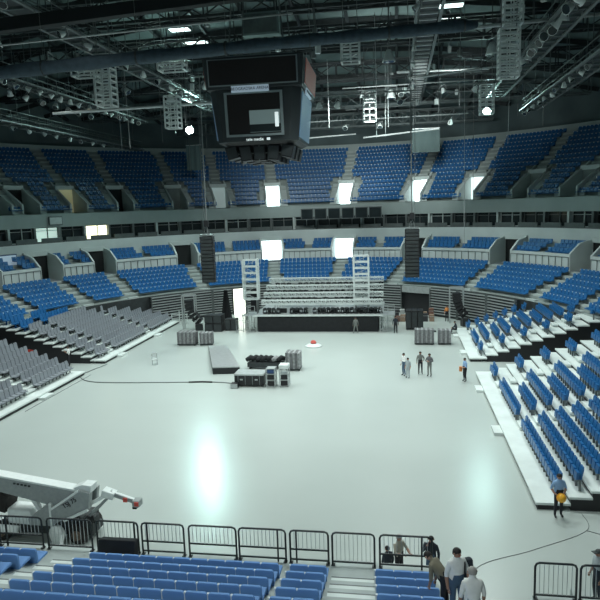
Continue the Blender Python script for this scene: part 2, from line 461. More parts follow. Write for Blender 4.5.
cand_r, cand_l = [], []
for fn, side, sec, gap in ((row_blocks_right_near, 1, 'near right', 'near end'), (row_blocks_right_far, 1, 'far right', 'dark gangway'),
                      (row_blocks_left_near, -1, 'near left', 'near end'), (row_blocks_left_far, -1, 'far left', 'dark gangway')):
    for k in range(NK):
        x = (RX0 if side > 0 else LX0) + side * (TR * k + .02); z = RZ + RI * k; n = 0
        for a, b in fn(k):
            y = a + .25
            while y < b:
                if inside(x + side * .35, y, -11.1):
                    n += 1; d = math.hypot(x, y)
                    vis = (side > 0 and y > 24.5 + k * 3.0 - .0) or side < 0
                    (cand_r if side > 0 else cand_l).append((d + (0 if (side > 0 and x / y < .345) or (side < 0 and x / y > -.76) else 500), x, y, z, k, n, sec, gap, side))
                y += .5
import itertools
def seats_from(cand, mname, name, up, cat, colour, group, restname):
    cand.sort(); near, far = cand[:300], cand[300:]
    if name:
        proto = proto_seat(name, mname, up); first = True
        for d, x, y, z, k, n, sec, gap, side in near:
            o = proto if first else copy_tree(proto); first = False
            o.location = (x, y, z); o.rotation_euler = (0, 0, -side * PI / 2)
            tag(o, '%s seat, %s row up of %s stand, %s from %s' % (colour, ORD[k], sec, ORD[min(n - 1, 39)], gap), cat, group)
    src = merged_seat(up); r = MB()
    for d, x, y, z, k, n, sec, gap, side in far: place(r, src, (x, y, z), -side * PI / 2)
    return r
rr = seats_from(cand_r, 'blue', 'stand_chair', True, 'seat', 'blue', 'blue seats of the telescopic stands', '')
tag(rr.build('telescopic_seats', 'blue', recalc=False), 'farther rows of blue folding seats on the telescopic stands across from the grey ones', 'seats', kind='stuff')
lg = [c for c in cand_l if c[4] < 8]; lb = [c for c in cand_l if c[4] >= 8]
rl = seats_from(lg, 'grey', 'grey_stand_chair', False, 'seat', 'grey', 'grey seats of the telescopic stands', '')
tag(rl.build('grey_seats', 'grey', recalc=False), 'remaining grey plastic seats massed on the pale telescopic stands', 'seats', kind='stuff')
src = merged_seat(False); r = MB()
for d, x, y, z, k, n, sec, gap, side in lb: place(r, src, (x, y, z), -side * PI / 2)
tag(r.build('blue_upper_telescopic_seats', 'blue', recalc=False), 'blue seats on the four top rows of the telescopic stands, above the grey ones', 'seats', kind='stuff')

# dark gangway mouths between the stands
for sx, xm, xe in ((1, 6.6, 17), (-1, -26, -37)):
    m = MB(); m.box(((xm + xe) / 2, 46.6 if sx < 0 else 47.9, 3.0), (abs(xe - xm), .1, .0 + .05))
# ------------------------------------------------------------ closed telescopic units round the far end
def closed_unit(t0, t1, label, h=3.15):
    tm = (t0 + t1) / 2; n = en(tm); s = Vector((-n.y, n.x, 0)); p = ep(tm, -11.35); rz = math.atan2(n.y, n.x) - PI / 2
    L = (ep(t1, -11.4) - ep(t0, -11.4)).length - .12
    root = empty('closed_bleacher', p, rz); tag(root, label, 'bleacher', 'closed grey bleachers round the far end')
    MB().box((0, .1, h / 2), (L, .35, h)).build('body', 'dsteel', root)
    for q in range(10):
        MB().box((0, -.16 - .0 * q, .35 + q * .30), (L, .22, .10)).build('folded_tread', 'alu', root)
    for e in (-1, 1): MB().box((e * (L / 2 - .04), -.2, h / 2), (.08, .3, h)).build('end_panel', 'steel', root)
    return root
tR = math.atan2((63 - CY) / (EB - 11), (14.2 - CX) / (EA - 11)); tL = math.atan2((67.5 - CY) / (EB - 11), (-30.5 - CX) / (EA - 11))
wheres = ['beside the far end of the blue telescopic stand', 'with a pale panel at its foot, left of the second unit in', 'right of the black tunnel mouth', 'over the black tunnel mouth',
          'behind the right loudspeaker tower', 'behind the right half of the stage', 'behind the middle of the stage', 'behind the left half of the stage', 'beside the bright doorway',
          'behind the left black speaker stacks', 'behind the leaning black line array', 'beside the far end of the grey stand', 'at the corner of the grey stand']
NCL = 13
for q in range(NCL):
    a = tR + (tL - tR) * q / NCL; b = tR + (tL - tR) * (q + 1) / NCL
    if q in (3,):      # black tunnel mouth, a short unit hangs above it
        tm = (a + b) / 2; n = en(tm); rz = math.atan2(n.y, n.x) - PI / 2
        L = (ep(b, -11.4) - ep(a, -11.4)).length
        r = struct(empty('door_61', ep(tm, -11.2), rz))
        MB().box((0, 0, 1.2), (L - .4, .2, 2.5)).build('opening', 'black', r)
        MB().box((0, -.2, 2.85), (L, .4, .7)).build('lintel', 'alu', r)
        continue
    closed_unit(a, b, 'closed grey bleacher ' + wheres[q])
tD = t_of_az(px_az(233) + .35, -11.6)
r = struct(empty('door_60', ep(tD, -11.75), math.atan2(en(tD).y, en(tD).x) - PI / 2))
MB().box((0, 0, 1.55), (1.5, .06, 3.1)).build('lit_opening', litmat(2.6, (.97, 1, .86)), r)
fr = MB(); [fr.box((e * .82, -.02, 1.6), (.14, .2, 3.2)) for e in (-1, 1)]; fr.box((0, -.02, 3.2), (1.8, .2, .14)); fr.build('door_frame', 'dsteel', r)

# ------------------------------------------------------------ near stand
FX0, FY0, FZ0, FT, FR = -18., 17.15, 1.3, .95, .38
NF = 16
prof = [(18.75, 0), (18.75, 1.3), (17.6, 1.3)]
mb = MB()
for k in range(NF):
    mb.box(((FX0 - 3 + .95 + .19 * k) / 2 - .0, FY0 + .35 - FT * k, (FZ0 + FR * k) / 2), (.95 + .19 * k - (FX0 - 3), FT, FZ0 + FR * k))
mb.box(((FX0 - 3 + 1.0) / 2, 18.2, .64), (1.0 - (FX0 - 3), 1.1, 1.28))
struct(mb.build('floor_near_terrace', 'step', recalc=False))
mb = MB()
for k in range(4): mb.box(((FX0 - 3 + 1.0) / 2, 18.95 + .3 * k, .95 - .3 * k), (1.0 - (FX0 - 3), .3, .06))
mb.box(((FX0 - 3 + 1.0) / 2, 18.77, .6), (1.0 - (FX0 - 3), .03, 1.2))
struct(mb.build('trim_front_boards', 'white', recalc=False))

def fg_back():
    m = MB(); seg = 5; W = .555
    # padded back, gently curved in plan and rounded at the top corners
    prof = [(-.5, .25), (-.5, .80), (-.47, .85), (-.4, .875), (.4, .875), (.47, .85), (.5, .80), (.5, .25)]
    vs = []; n = len(prof)
    for y in (.20, .28):
        for a, z in prof:
            yy = y + .10 * (z - .34) - .03 * (2 * a) ** 2 * -1
            vs.append((a * W, yy, z))
    fs = [tuple(range(n)), tuple(range(n, 2 * n))[::-1]] + [(i, i + n, (i + 1) % n + n, (i + 1) % n) for i in range(n)]
    m.add(vs, fs); return m
def fg_pan():
    m = MB(); W = .535
    prof = [(-.30, .36), (-.33, .41), (-.29, .455), (.10, .44), (.22, .42), (.22, .36)]
    m.prism([(-W / 2, y, z) for y, z in prof], (W, 0, 0)); return m
fp = empty('padded_chair')
fg_back().build('backrest', 'bluefg', fp, bevel=.012); fg_pan().build('seat_pan', 'bluefg', fp, bevel=.015)
m_ = MB(); m_.box((.285, .05, .2), (.03, .16, .40)); m_.box((.285, .0, .50), (.03, .34, .04)); m_.build('leg', 'steel', fp)
m_ = MB(); m_.box((.285, .30, .74), (.05, .07, .22)); m_.build('hinge_cap', 'hinge', fp)
first = True
blocks = [('left of slatted stair', -17.1, -11.6), ('between slatted and narrow stairs', -9.75, -3.65), ('between narrow and central stairs', -3.3, -2.2), ('right of central stair', -.75, .85)]
for k in range(10):
    shear = .055 * FT * k
    for bn, a, b in blocks:
        if bn.startswith('left'): a_, b_ = a, b + .02 * k
        elif 'slatted and narrow' in bn: a_, b_ = a - .02 * k, b + .12 * k * 0 + shear
        elif 'central stairs' in bn: a_, b_ = a + shear, b + shear
        else: a_, b_ = a + shear, b + .06 * k
        n = max(1, int(round((b_ - a_) / .56))); 
        for j in range(n):
            x = a_ + (b_ - a_) * (j + .5) / n
            y = FY0 - FT * k + .1; z = FZ0 + FR * k
            # only seats the near view can hold
            if abs(x + y * .16) > y * .60 + 2.2: continue
            if k > 7 and y < 9: continue
            if first: o = fp; first = False
            else: o = copy_tree(fp)
            o.location = (x, y, z); o.rotation_euler = (0, 0, PI)
            o.rotation_euler = (0, 0, PI)
            tag(o, 'blue padded seat, %s row, %s from left, %s' % (ORD[k], ORD[j], bn), 'seat', 'blue padded seats of the near stand')
# stair treads
def stair(xa, xb, name, sh=True, fan=0):
    m = MB(); rs_ = MB()
    for k in range(NF - 2):
        dx = .055 * FT * k if sh else 0
        for h in (0, 1):
            y = FY0 + .55 - FT * k - h * .42
            m.box(((xa + xb) / 2 + dx, y - .2, FZ0 + FR * k + (.19 if h else .03)), (xb - xa, .34, .05))
            rs_.box(((xa + xb) / 2 + dx, y + .0, FZ0 + FR * k + (.10 if h else -.02)), (xb - xa, .03, .16))
    struct(m.build(name, 'white')); struct(rs_.build(name + '_riser', 'steel'))
stair(-11.55, -9.85, 'floor_slatted_stair', False); stair(-2.15, -.8, 'floor_central_stair'); stair(-3.62, -3.33, 'floor_narrow_stair')

# guardrail panels along the front edge
def guardrail(x0, x1, label, y=18.45, z=1.3, h=1.12, mid=True, posts=(), w=.05):
    r = empty('guardrail', ((x0 + x1) / 2, y, z)); tag(r, label, 'guardrail', 'black tubular guardrail panels')
    L = (x1 - x0) / 2 - .02; c = .12
    pts = [(-L, 0, 0), (-L, 0, h - c), (-L + c * .3, 0, h - c * .3), (-L + c, 0, h), (L - c, 0, h), (L - c * .3, 0, h - c * .3), (L, 0, h - c), (L, 0, 0)]
    f = MB(); f.tube(pts, w / 2 + .008, 8); f.bar((-L, 0, .12), (L, 0, .12), .045); f.build('frame', 'rail', r, smooth=False)
    if mid: MB().bar((-L, 0, h * .42), (L, 0, h * .42), .045).build('middle_rail', 'rail', r)
    for px in posts: MB().bar((px, 0, 0), (px, 0, h), .05).build('post', 'rail', r)
    n = int((x1 - x0) / .13)
    for i in range(1, n):
        MB().bar((-L + 2 * L * i / n, 0, h * .42 if mid else .12), (-L + 2 * L * i / n, 0, h), .016).build('infill_bar', 'alu', r)
    for e in (-1, 1): MB().box((e * (L - .02), 0, .01), (.12, .16, .02)).build('foot', 'rail', r)
    return r
GR = [(-13.99, -12.31, 'guardrail panel in front of the white lift, cut by the picture edge', True, (-.55,)),
      (-12.15, -10.47, 'guardrail panel closing the top of the slatted stair before the lift', False, ()),
      (-10.31, -8.78, 'guardrail panel behind the slanted black box', True, (.62,)),
      (-8.68, -7.16, 'guardrail panel right of the one with the black box', True, (-.55,)),
      (-7.02, -5.36, 'guardrail panel without an inner post, left of the narrow stair', True, ()),
      (-5.30, -3.70, 'guardrail panel ending at the narrow stair', True, (.52,)),
      (-3.59, -2.30, 'shortest guardrail panel, between the narrow and central stairs', True, (-.42,)),
      (-2.21, -.82, 'guardrail panel with full height bars at the central stair', False, ()),
      (-.69, .97, 'guardrail panel with two people standing behind it', True, (.50,)),
      (-15.75, -14.1, 'guardrail panel outside the left picture edge', True, ())]
for a, b, l, mid, posts in GR: guardrail(a, b, l, mid=mid, posts=posts)
# slanted black box on the front seats
r = empty('covered_case', (-9.32, 18.0, 1.3)); tag(r, 'black covered case leaning on the front seats before the guardrail', 'case')
MB().box((0, 0, .42), (1.28, .34, .62), mtx=Matrix.Rotation(-.25, 3, 'X')).build('case_body', 'blackfab', r, bevel=.03)
m_ = MB(); [m_.bar((e * .5, -.1, 0), (e * .5, 0, .2), .04) for e in (-1, 1)]; m_.build('leg', 'rail', r)
# second near stand on the right with its own rails
mb = MB()
for k in range(6): mb.box((8.6, 15.9 - .95 * k, (1.3 + .38 * k) / 2), (9.6, .95, 1.3 + .38 * k))
mb.box((8.6, 16.9, .65), (9.6, 1.2, 1.3))
struct(mb.build('floor_near_terrace', 'step', recalc=False))
guardrail(3.80, 4.98, 'guardrail panel of the right near stand, at its open corner', 17.35, 1.3, mid=False)
guardrail(5.05, 6.6, 'guardrail panel of the right near stand beside the capped person', 17.35, 1.3, mid=False)
n = 0
for k in range(2):
    for j in range(6):
        o = copy_tree(fp); o.location = (4.4 + .56 * j, 16.1 - .95 * k, 1.3 + .38 * k); n += 1
        tag(o, 'blue padded seat, right near stand, %s row, %s from open end' % (ORD[k], ORD[j]), 'seat', 'blue padded seats of the right near stand')
# ------------------------------------------------------------ roof
def roof_z(x, y):
    r2 = ((x - CX) / (EA + 13)) ** 2 + ((y - CY) / (EB + 13)) ** 2
    return 33.5 - 7.5 * r2
rm = MB(); NR, NTH = 14, 72
for i in range(NR + 1):
    for k in range(NTH):
        a = 2 * PI * k / NTH; r = 1.06 * i / NR
        x = CX + (EA + 13) * r * math.cos(a); y = CY + (EB + 13) * r * math.sin(a)
        rm.v.append((x, y, roof_z(x, y)))
for i in range(NR):
    for k in range(NTH):
        a = i * NTH + k; b = i * NTH + (k + 1) % NTH; rm.f.append((a, a + NTH, b + NTH, b))
struct(rm.build('ceiling', 'deckgrey', recalc=False))
# purlins across the deck
for q, y in enumerate(range(40, 98, 4)):
    hw = (EA + 12) * math.sqrt(max(0, 1 - ((y - CY) / (EB + 13)) ** 2)); pts = []
    for i in range(13):
        x = CX - hw + 2 * hw * i / 12; pts.append((x, y, roof_z(x, y) - .35))
    m = MB(); [m.bar(pts[i], pts[i + 1], .22, .5) for i in range(12)]
    struct(m.build('ceiling_purlin', 'dsteel'))
for q, x in enumerate(range(-50, 32, 5)):
    L = (EB + 12) * math.sqrt(max(0, 1 - ((x - CX) / (EA + 13)) ** 2)); pts = []
    for i in range(9):
        y = max(30, CY - L) + (CY + L - max(30, CY - L)) * i / 8; pts.append((x, y, roof_z(x, y) - .5))
    m = MB(); [m.bar(pts[i], pts[i + 1], .30, .35) for i in range(8)]
    struct(m.build('ceiling_rafter', 'dsteel'))

def lattice(a, b, h, w, n, rc=.05, rd=.03):
    """box truss between a and b: chords mesh, web mesh"""
    a, b = Vector(a), Vector(b); d = (b - a); t = d.normalized()
    u = Vector((0, 0, 1)) if abs(t.z) < .9 else Vector((0, 1, 0))
    s = t.cross(u).normalized(); u = s.cross(t).normalized()
    ch, wb = MB(), MB()
    cor = [s * w / 2 * i + u * h / 2 * j for i, j in ((-1, -1), (1, -1), (1, 1), (-1, 1))]
    for c in cor: ch.bar(a + c, b + c, rc * 2)
    for i in range(n + 1):
        p = a + d * i / n
        for k in range(4): wb.bar(p + cor[k], p + cor[(k + 1) % 4], rd * 2)
        if i < n:
            p2 = a + d * (i + 1) / n
            for k in range(4):
                x, y = (k, (k + 1) % 4) if i % 2 else ((k + 1) % 4, k)
                wb.bar(p + cor[x], p2 + cor[y], rd * 2)
    return ch, wb
def truss_thing(name, a, b, h, w, n, label, cat='truss', m='dsteel', group=None, rc=.05, rd=.03):
    base = (Vector(a) + Vector(b)) / 2; r = empty(name, base); tag(r, label, cat, group)
    ch, wb = lattice(Vector(a) - base, Vector(b) - base, h, w, n, rc, rd)
    ch.build('chord', m, r, recalc=False); wb.build('lattice', m, r, recalc=False); return r
M['midsteel'] = mat('worn_grey_steel', (.10, .125, .125), .55, metal=.2, noise=.3, nscale=1)
# transverse roof trusses
for y, z, lab, m in ((27.0, 23.6, 'dark roof truss crossing nearest the viewer, above the rolled curtain', 'dsteel'),
                  (52, 29.2, 'dark roof truss crossing above the scoreboard', 'dsteel'),
                  (62, 28.6, 'dark roof truss crossing beyond the scoreboard, over the stage', 'dsteel'),
                  (72, 27.4, 'dark roof truss crossing over the far lower seats', 'dsteel'),
                  (82, 26.0, 'dark roof truss crossing over the far upper deck front', 'midsteel'),
                  (91, 24.6, 'dark roof truss crossing farthest back, before the end wall', 'midsteel')):
    hw = min(38, (EA + 9) * math.sqrt(max(0, 1 - ((y - CY) / (EB + 11)) ** 2)))
    truss_thing('roof_truss', (CX - hw, y, z), (CX + hw, y, z), 1.8, 1.2, 26, lab, m=m, rc=.11, rd=.05)
# big dark beam and hanging pipes above the curtain
bm_ = MB(); bm_.bar((-32, 26.5, 20.5), (2, 40, 26.4), .62, .62); tag(bm_.build('box_beam', 'dark'), 'thick black beam slanting over the upper left corner', 'beam')
for a, b, lab, r_ in (((-34, 29, 20.6), (-6, 38, 24.0), 'pale pipe just under the thick black beam', .05), ((-32, 30, 19.9), (-12, 40, 23.0), 'thin grey pipe above the rolled curtain at the left', .05),
                ((5.0, 43.8, 23.9), (18, 49, 25.6), 'pale pipe running on from the right end of the rolled curtain', .12),
                ((-28, 49, 21.0), (-14.5, 54.4, 22.0), 'black pipe passing below the left white truss cages', .12),
                ((0, 70, 26.6), (9, 66, 25.6), 'pale slanting pipe over the far roof panels, right of the scoreboard', .13),
                ((1.5, 62, 24.4), (9.5, 62, 25.0), 'pale horizontal pipe meeting the right white truss cage', .10),
                ((-4, 76, 20.6), (4.8, 76, 21.2), 'white pipe low over the far upper deck', .10),
                ((-13, 78, 21.0), (-5, 78, 21.3), 'short white pipe seen right of the scoreboard', .09)):
    mm = MB(); mm.tube([a, b], r_, 8); tag(mm.build('pipe', 'alu' if 'pale' in lab or 'white' in lab else 'black'), lab, 'pipe')
# rolled curtain
def cur():
    r = empty('rolled_curtain', (-7.5, 35, 21.5)); tag(r, 'long slate blue rolled curtain sagging across the top of the hall', 'curtain')
    pts = []; P0 = Vector((-24.5, 28.3, 19.35)); P1 = Vector((4.7, 40, 23.1))
    for i in range(41):
        f = i / 40; p = P0.lerp(P1, f); p.z += .9 * 4 * f * (1 - f) * .12; pts.append(p - Vector(r.location))
    rad = [.34 + .03 * math.sin(i * 1.7) for i in range(41)]; rad[-1] = .2
    m = MB(); m.tube(pts, rad, 12); m.build('roll', M['cloth'], r, smooth=True)
    for i in range(3, 40, 6):
        q = MB(); q.tube([pts[i] - Vector((.05, 0, 0)), pts[i] + Vector((.05, 0, 0))], .385, 12); q.build('tie_strap', 'dsteel', r)
        q = MB(); q.tube([pts[i] + Vector((0, 0, .3)), pts[i] + Vector((0, 0, 3.2))], .012, 5); q.build('hanger', 'steel', r)
M['cloth'] = mat('slate_cloth', (.040, .065, .085), .8, noise=.25, nscale=3, bump=.3)
cur()
# longitudinal catwalks
def catwalk(x, z, y0, y1, label, fixtures, w=1.3, m='midsteel'):
    r = empty('catwalk', (x, (y0 + y1) / 2, z)); tag(r, label, 'catwalk')
    L = (y1 - y0) / 2; n = int(L * 2 / 1.5)
    MB().box((0, 0, 0), (w, 2 * L, .08)).build('walkway', 'dsteel', r)
    for s in (-1, 1):
        q = MB(); q.bar((s * w / 2, -L, 1.05), (s * w / 2, L, 1.05), .06); q.bar((s * w / 2, -L, .5), (s * w / 2, L, .5), .05)
        for i in range(n + 1): q.bar((s * w / 2, -L + 2 * L * i / n, 0), (s * w / 2, -L + 2 * L * i / n, 1.05), .05)
        q.build('handrail', m, r, recalc=False)
    for i in range(n + 1):
        q = MB(); y = -L + 2 * L * i / n; q.bar((-w / 2, y, -.1), (w / 2, y, -.1), .16)
        if i % 4 == 0:
            for s in (-1, 1): q.bar((s * w / 2, y, -.05), (s * w / 2, y, roof_z(x, y + (y0 + y1) / 2) - z - .6), .05)
        q.build('hanger_frame' if i % 4 == 0 else 'cross_bearer', m, r, recalc=False)
    for s, o in ((-1, .12), (1, .1)):
        q = MB(); q.box((s * (w / 2 + .22), 0, -.05), (.22, 2 * L, .12)); q.build('cable_tray', 'steel', r)
catwalk(-30.9, 23.6, 34, 74, 'outer left catwalk lined with small grey lamps', 0)
catwalk(-21.6, 24.6, 30, 88, 'inner left catwalk above the white truss cages', 0)
catwalk(2.3, 26.2, 34, 90, 'catwalk going straight back right of the scoreboard', 0, m='alu')
catwalk(10.6, 24.0, 32, 75, 'right catwalk lined with pale floodlights', 0)
catwalk(13.6, 22.0, 34, 70, 'outermost right catwalk hanging low in the dark', 0)
catwalk(-36.5, 21.5, 40, 86, 'lowest dark catwalk along the left side', 0)

def flood_proto():
    r = empty('floodlight')
    m = MB(); m.lathe((0, 0, 0), [(.10, .25), (.17, .1), (.26, -.18), (.28, -.24)], 10); m.build('housing', 'whitemetal', r, smooth=True)
    MB().lathe((0, 0, 0), [(.25, -.245), (.25, -.225)], 10).build('lens', 'glass', r)
    m = MB(); m.bar((-.32, 0, -.05), (-.32, 0, .42), .04); m.bar((.32, 0, -.05), (.32, 0, .42), .04); m.bar((-.32, 0, .42), (.32, 0, .42), .05); m.bar((0, 0, .42), (0, 0, .6), .05); m.build('yoke', 'steel', r)
    return r
fproto = flood_proto(); ffirst = True
def flood_at(p, rot, label, group, sc=1.0):
    global ffirst
    o = fproto if ffirst else copy_tree(fproto); ffirst = False
    o.location = p; o.rotation_euler = rot; o.scale = (sc,) * 3; tag(o, label, 'floodlight', group)
rnd = random.Random(3)
def row_floods(x, z, ys, where, group, sc=1.3, dx=0.0):
    for i, y in enumerate(ys):
        flood_at((x + rnd.uniform(-.1, .1) + dx, y, z - .55 * sc), (rnd.uniform(-1.1, 1.1), rnd.uniform(-1.1, 1.1), rnd.uniform(-2, 2)),
                 'pale floodlight %s, %s from its near end' % (where, ORD[i]), group, sc)
row_floods(9.7, 24.0, [36 + 1.5 * i for i in range(15)], 'on the right catwalk', 'floodlights of the right catwalk', 1.15)
row_floods(-30.0, 23.6, [44 + 1.7 * i for i in range(17)], 'on the outer left catwalk', 'floodlights of the outer left catwalk', .9)
row_floods(-31.9, 23.5, [38 + 2.3 * i for i in range(12)], 'on the far side of the outer left catwalk', 'floodlights beyond the outer left catwalk', 1.0)
row_floods(-20.6, 24.5, [32 + 3.1 * i for i in range(13)], 'on the inner left catwalk', 'floodlights of the inner left catwalk', .95)
row_floods(12.8, 21.9, [46 + 2.2 * i for i in range(11)], 'on the low dark right catwalk', 'floodlights of the low right catwalk', .8)
row_floods(-35.7, 21.4, [50 + 2.6 * i for i in range(10)], 'on the lowest left catwalk', 'floodlights of the lowest left catwalk', .8)
row_floods(1.4, 26.0, [44, 50, 55, 61, 68, 75], 'on the catwalk right of the scoreboard', 'floodlights of the middle right catwalk', .9)
# moving lights clamped on cross pipes in front of the far roof
k = 0
for y, z, xs in ((56, 24.6, (-27, -24.5, -17, -14)), (58, 22.6, (-7, -5.3, 0.2)), (66, 24.6, (-3.5, .4, 4.6, 7.7)), (75, 22.6, (-16, -12.5, -6, -2.0, 6))):
    m = MB(); m.tube([(min(xs) - 2, y, z), (max(xs) + 2, y, z)], .07, 6)
    tag(m.build('lamp_bar', 'steel'), 'grey lamp bar hung %s' % {56: 'behind the left truss cages', 58: 'low behind the scoreboard', 66: 'over the far end of the stage', 75: 'before the far upper deck'}[y], 'lamp bar')
    for x in xs:
        flood_at((x, y, z - .8), (rnd.uniform(-.9, .9), rnd.uniform(-.9, .9), rnd.uniform(-1, 1)), 'pale spot lamp clamped on the lamp bar %s, %s along it' % ({56: 'behind the left truss cages', 58: 'low behind the scoreboard', 66: 'over the stage', 75: 'before the far upper deck'}[y], ORD[list(xs).index(x)]), 'spot lamps on cross bars', 1.1)

# white ladder-frame truss cages hanging from the catwalks
def cage(x0, x1, y, z0, z1, label, rungs, top=True):
    r = empty('truss_cage', ((x0 + x1) / 2, y, z0)); tag(r, label, 'truss cage', 'white truss cages hanging under the roof')
    W = (x1 - x0) / 2; Hh = z1 - z0; D = .5
    for sx in (-1, 1):
        for sy in (-1, 1): MB().bar((sx * W, sy * D, 0), (sx * W, sy * D, Hh), .11).build('upright', 'whitemetal', r)
    for i in range(rungs + 1):
        z = Hh * i / rungs
        m = MB(); h = .10
        for sy in (-1, 1): m.bar((-W, sy * D, z), (W, sy * D, z), h)
        for sx in (-1, 1): m.bar((sx * W, -D, z), (sx * W, D, z), h)
        m.build('rung', 'whitemetal', r, recalc=False)
    m = MB(); m.bar((0, -D, 0), (0, -D, Hh), .07); m.bar((0, D, 0), (0, D, Hh), .07)
    for i in range(0, rungs, 2): m.bar((-W, -D, Hh * i / rungs), (W, -D, Hh * (i + 1) / rungs), .05)
    m.build('brace', 'whitemetal', r, recalc=False)
    m = MB()
    for sx in (-1, 1): m.tube([(sx * W * .8, 0, Hh), (sx * W * .8, 0, Hh + 4)], .03, 5)
    m.build('hoist_chain', 'steel', r)
cage(-20.4, -19.3, 42, 20.1, 22.95, 'largest left white truss cage just under the rolled curtain', 7)
cage(-22.4, -20.5, 42.6, 22.3, 22.75, 'flat white truss piece left of the largest left cage', 1)
cage(-19.3, -18.2, 52, 19.7, 22.3, 'white truss cage above the left bright lamp', 6)
cage(-3.85, -2.6, 46, 22.75, 24.2, 'short wide white truss cage right of the scoreboard top', 3)
cage(-3.1, -2.0, 60, 20.45, 22.2, 'small white truss cage in the middle, lower than the short wide one', 3)
cage(-3.1, -2.0, 60.1, 22.5, 23.1, 'white truss stub directly above the small middle cage', 1)
cage(6.3, 7.45, 42, 20.35, 23.15, 'tallest right white truss cage under the pale pipe', 8)
cage(6.6, 7.7, 42.5, 23.6, 26.2, 'white truss cage above the tall right one', 6)
cage(7.4, 8.55, 60, 20.5, 23.0, 'white truss cage above the right bright lamp', 6)
cage(-16.6, -14.8, 44, 22.6, 23.4, 'flat white truss piece behind the upper left of the scoreboard', 2)
# loudspeaker cabinets high behind the curtain
for i, (x, y, z, w, h, lab) in enumerate(((-10.4, 50, 26.9, 2.9, 1.7, 'grey cabinet high above the scoreboard'), (-11.0, 52, 25.2, 1.6, 1.4, 'smaller grey cabinet hung lower above the scoreboard'),
                          (-15.0, 56, 23.9, 1.9, 1.1, 'pale grey cabinet left of the scoreboard top'))):
    r = empty('hung_cabinet', (x, y, z)); tag(r, lab, 'cabinet')
    MB().box((0, 0, 0), (w, .8, h)).build('shell', 'deckgrey', r, bevel=.03); MB().box((0, -.42, 0), (w - .3, .04, h - .3)).build('front_panel', 'midsteel', r)
    m = MB(); [m.bar((s * w * .4, 0, h / 2), (s * w * .4, 0, h / 2 + 3), .04) for s in (-1, 1)]; m.build('hanger', 'steel', r)
# pale hanging banners near the far deck
for x0, x1, y, z0, z1, lab in ((1.9, 5.4, 84, 19.2, 22.2, 'pale grey banner hanging over the far upper deck right of centre'), (-28.9, -26.7, 84.5, 18.2, 21.6, 'pale teal banner hanging under the left bright lamp')):
    r = empty('banner', ((x0 + x1) / 2, y, z0)); tag(r, lab, 'banner')
    W = (x1 - x0) / 2; m = MB(); n = 12
    vs = [(-W + 2 * W * i / n, .05 * math.sin(i * 1.4) + e * .02, z) for e in (0, 1) for z in (0, z1 - z0) for i in range(n + 1)]
    k = n + 1
    fs = [(i, i + 1, i + 1 + k, i + k) for i in range(n)] + [(i + 2 * k, i + 3 * k, i + 1 + 3 * k, i + 1 + 2 * k) for i in range(n)]
    m.add(vs, fs); m.build('cloth', M['banner'] if 'banner' in M else mat('pale_cloth', (.10, .145, .145), .9), r)
    MB().bar((-W, 0, z1 - z0), (W, 0, z1 - z0), .08).build('batten', 'alu', r)
    m = MB(); [m.bar((s * W * .9, 0, z1 - z0), (s * W * .9, 0, z1 - z0 + 4), .03) for s in (-1, 1)]; m.build('cord', 'steel', r)
# skylight-like roof lamps, lit
for i, (x, y, w) in enumerate(((-22.0, 64.5, 2.0), (-21.6, 68.2, 2.6), (4.9, 66.4, 2.8), (5.1, 63.5, 2.2))):
    z = roof_z(x, y) - .9
    r = empty('roof_lamp', (x, y, z)); tag(r, ['lit roof lamp at the upper left, the higher of two', 'lit roof lamp at the upper left, the larger lower one', 'lit roof lamp at the top edge right of the middle', 'lit roof lamp topmost, half cut by the picture edge'][i], 'roof lamp')
    MB().box((0, 0, .1), (w + .2, 1.3, .2)).build('lamp_case', 'steel', r); MB().box((0, 0, -.02), (w, 1.1, .05)).build('diffuser', litmat(3.0, (.8, 1, .98)), r)
# the two glaring lamps over the far deck
def glare(x, y, z, label, st):
    r = empty('arena_lamp', (x, y, z)); tag(r, label, 'floodlight')
    ax = (Vector((CX, 30, 0)) - Vector((x, y, z))).normalized()
    MB().lathe((0, 0, 0), [(.12, -.5), (.35, -.3), (.5, 0)], 14, axis=ax).build('reflector', 'alu', r, smooth=True)
    MB().lathe(ax * .02, [(.42, 0), (.42, .03)], 14, axis=ax).build('lens', litmat(st, (.62, 1, .93)), r)
    m = MB(); m.bar((0, .3, .3), (0, .3, 3.2), .06); m.bar((-.5, .3, .4), (.5, .3, .4), .06); m.build('yoke', 'steel', r)
glare(9.9, 74, 22.6, 'glaring arena floodlight under the right white truss cage', 420)
glare(-24.7, 74, 22.3, 'glaring arena floodlight left of the scoreboard', 1050)
# drop cables
rnd = random.Random(11); DC = [(6.3, 62, 8.5, 26), (1.2, 58, 10.4, 25), (1.5, 58.3, 10.4, 25), (-18.2, 58, 10.3, 25), (-18.5, 58.2, 10.3, 25), (-26.6, 79, 17, 24), (-26.3, 60, 19, 27), (8.0, 70, 13, 26)]
for i in range(26): DC.append((rnd.uniform(-30, 14), rnd.uniform(50, 78), rnd.uniform(19, 23), 28))
for i, (x, y, z0, z1) in enumerate(DC):
    m = MB(); m.tube([(x, y, z0), (x + rnd.uniform(-.1, .1), y, z1)], .03, 5)
    tag(m.build('drop_cable', 'alu' if i % 3 == 0 else 'steel'), 'thin cable hanging straight down from the roof rigging', 'cable', 'thin hanging cables')

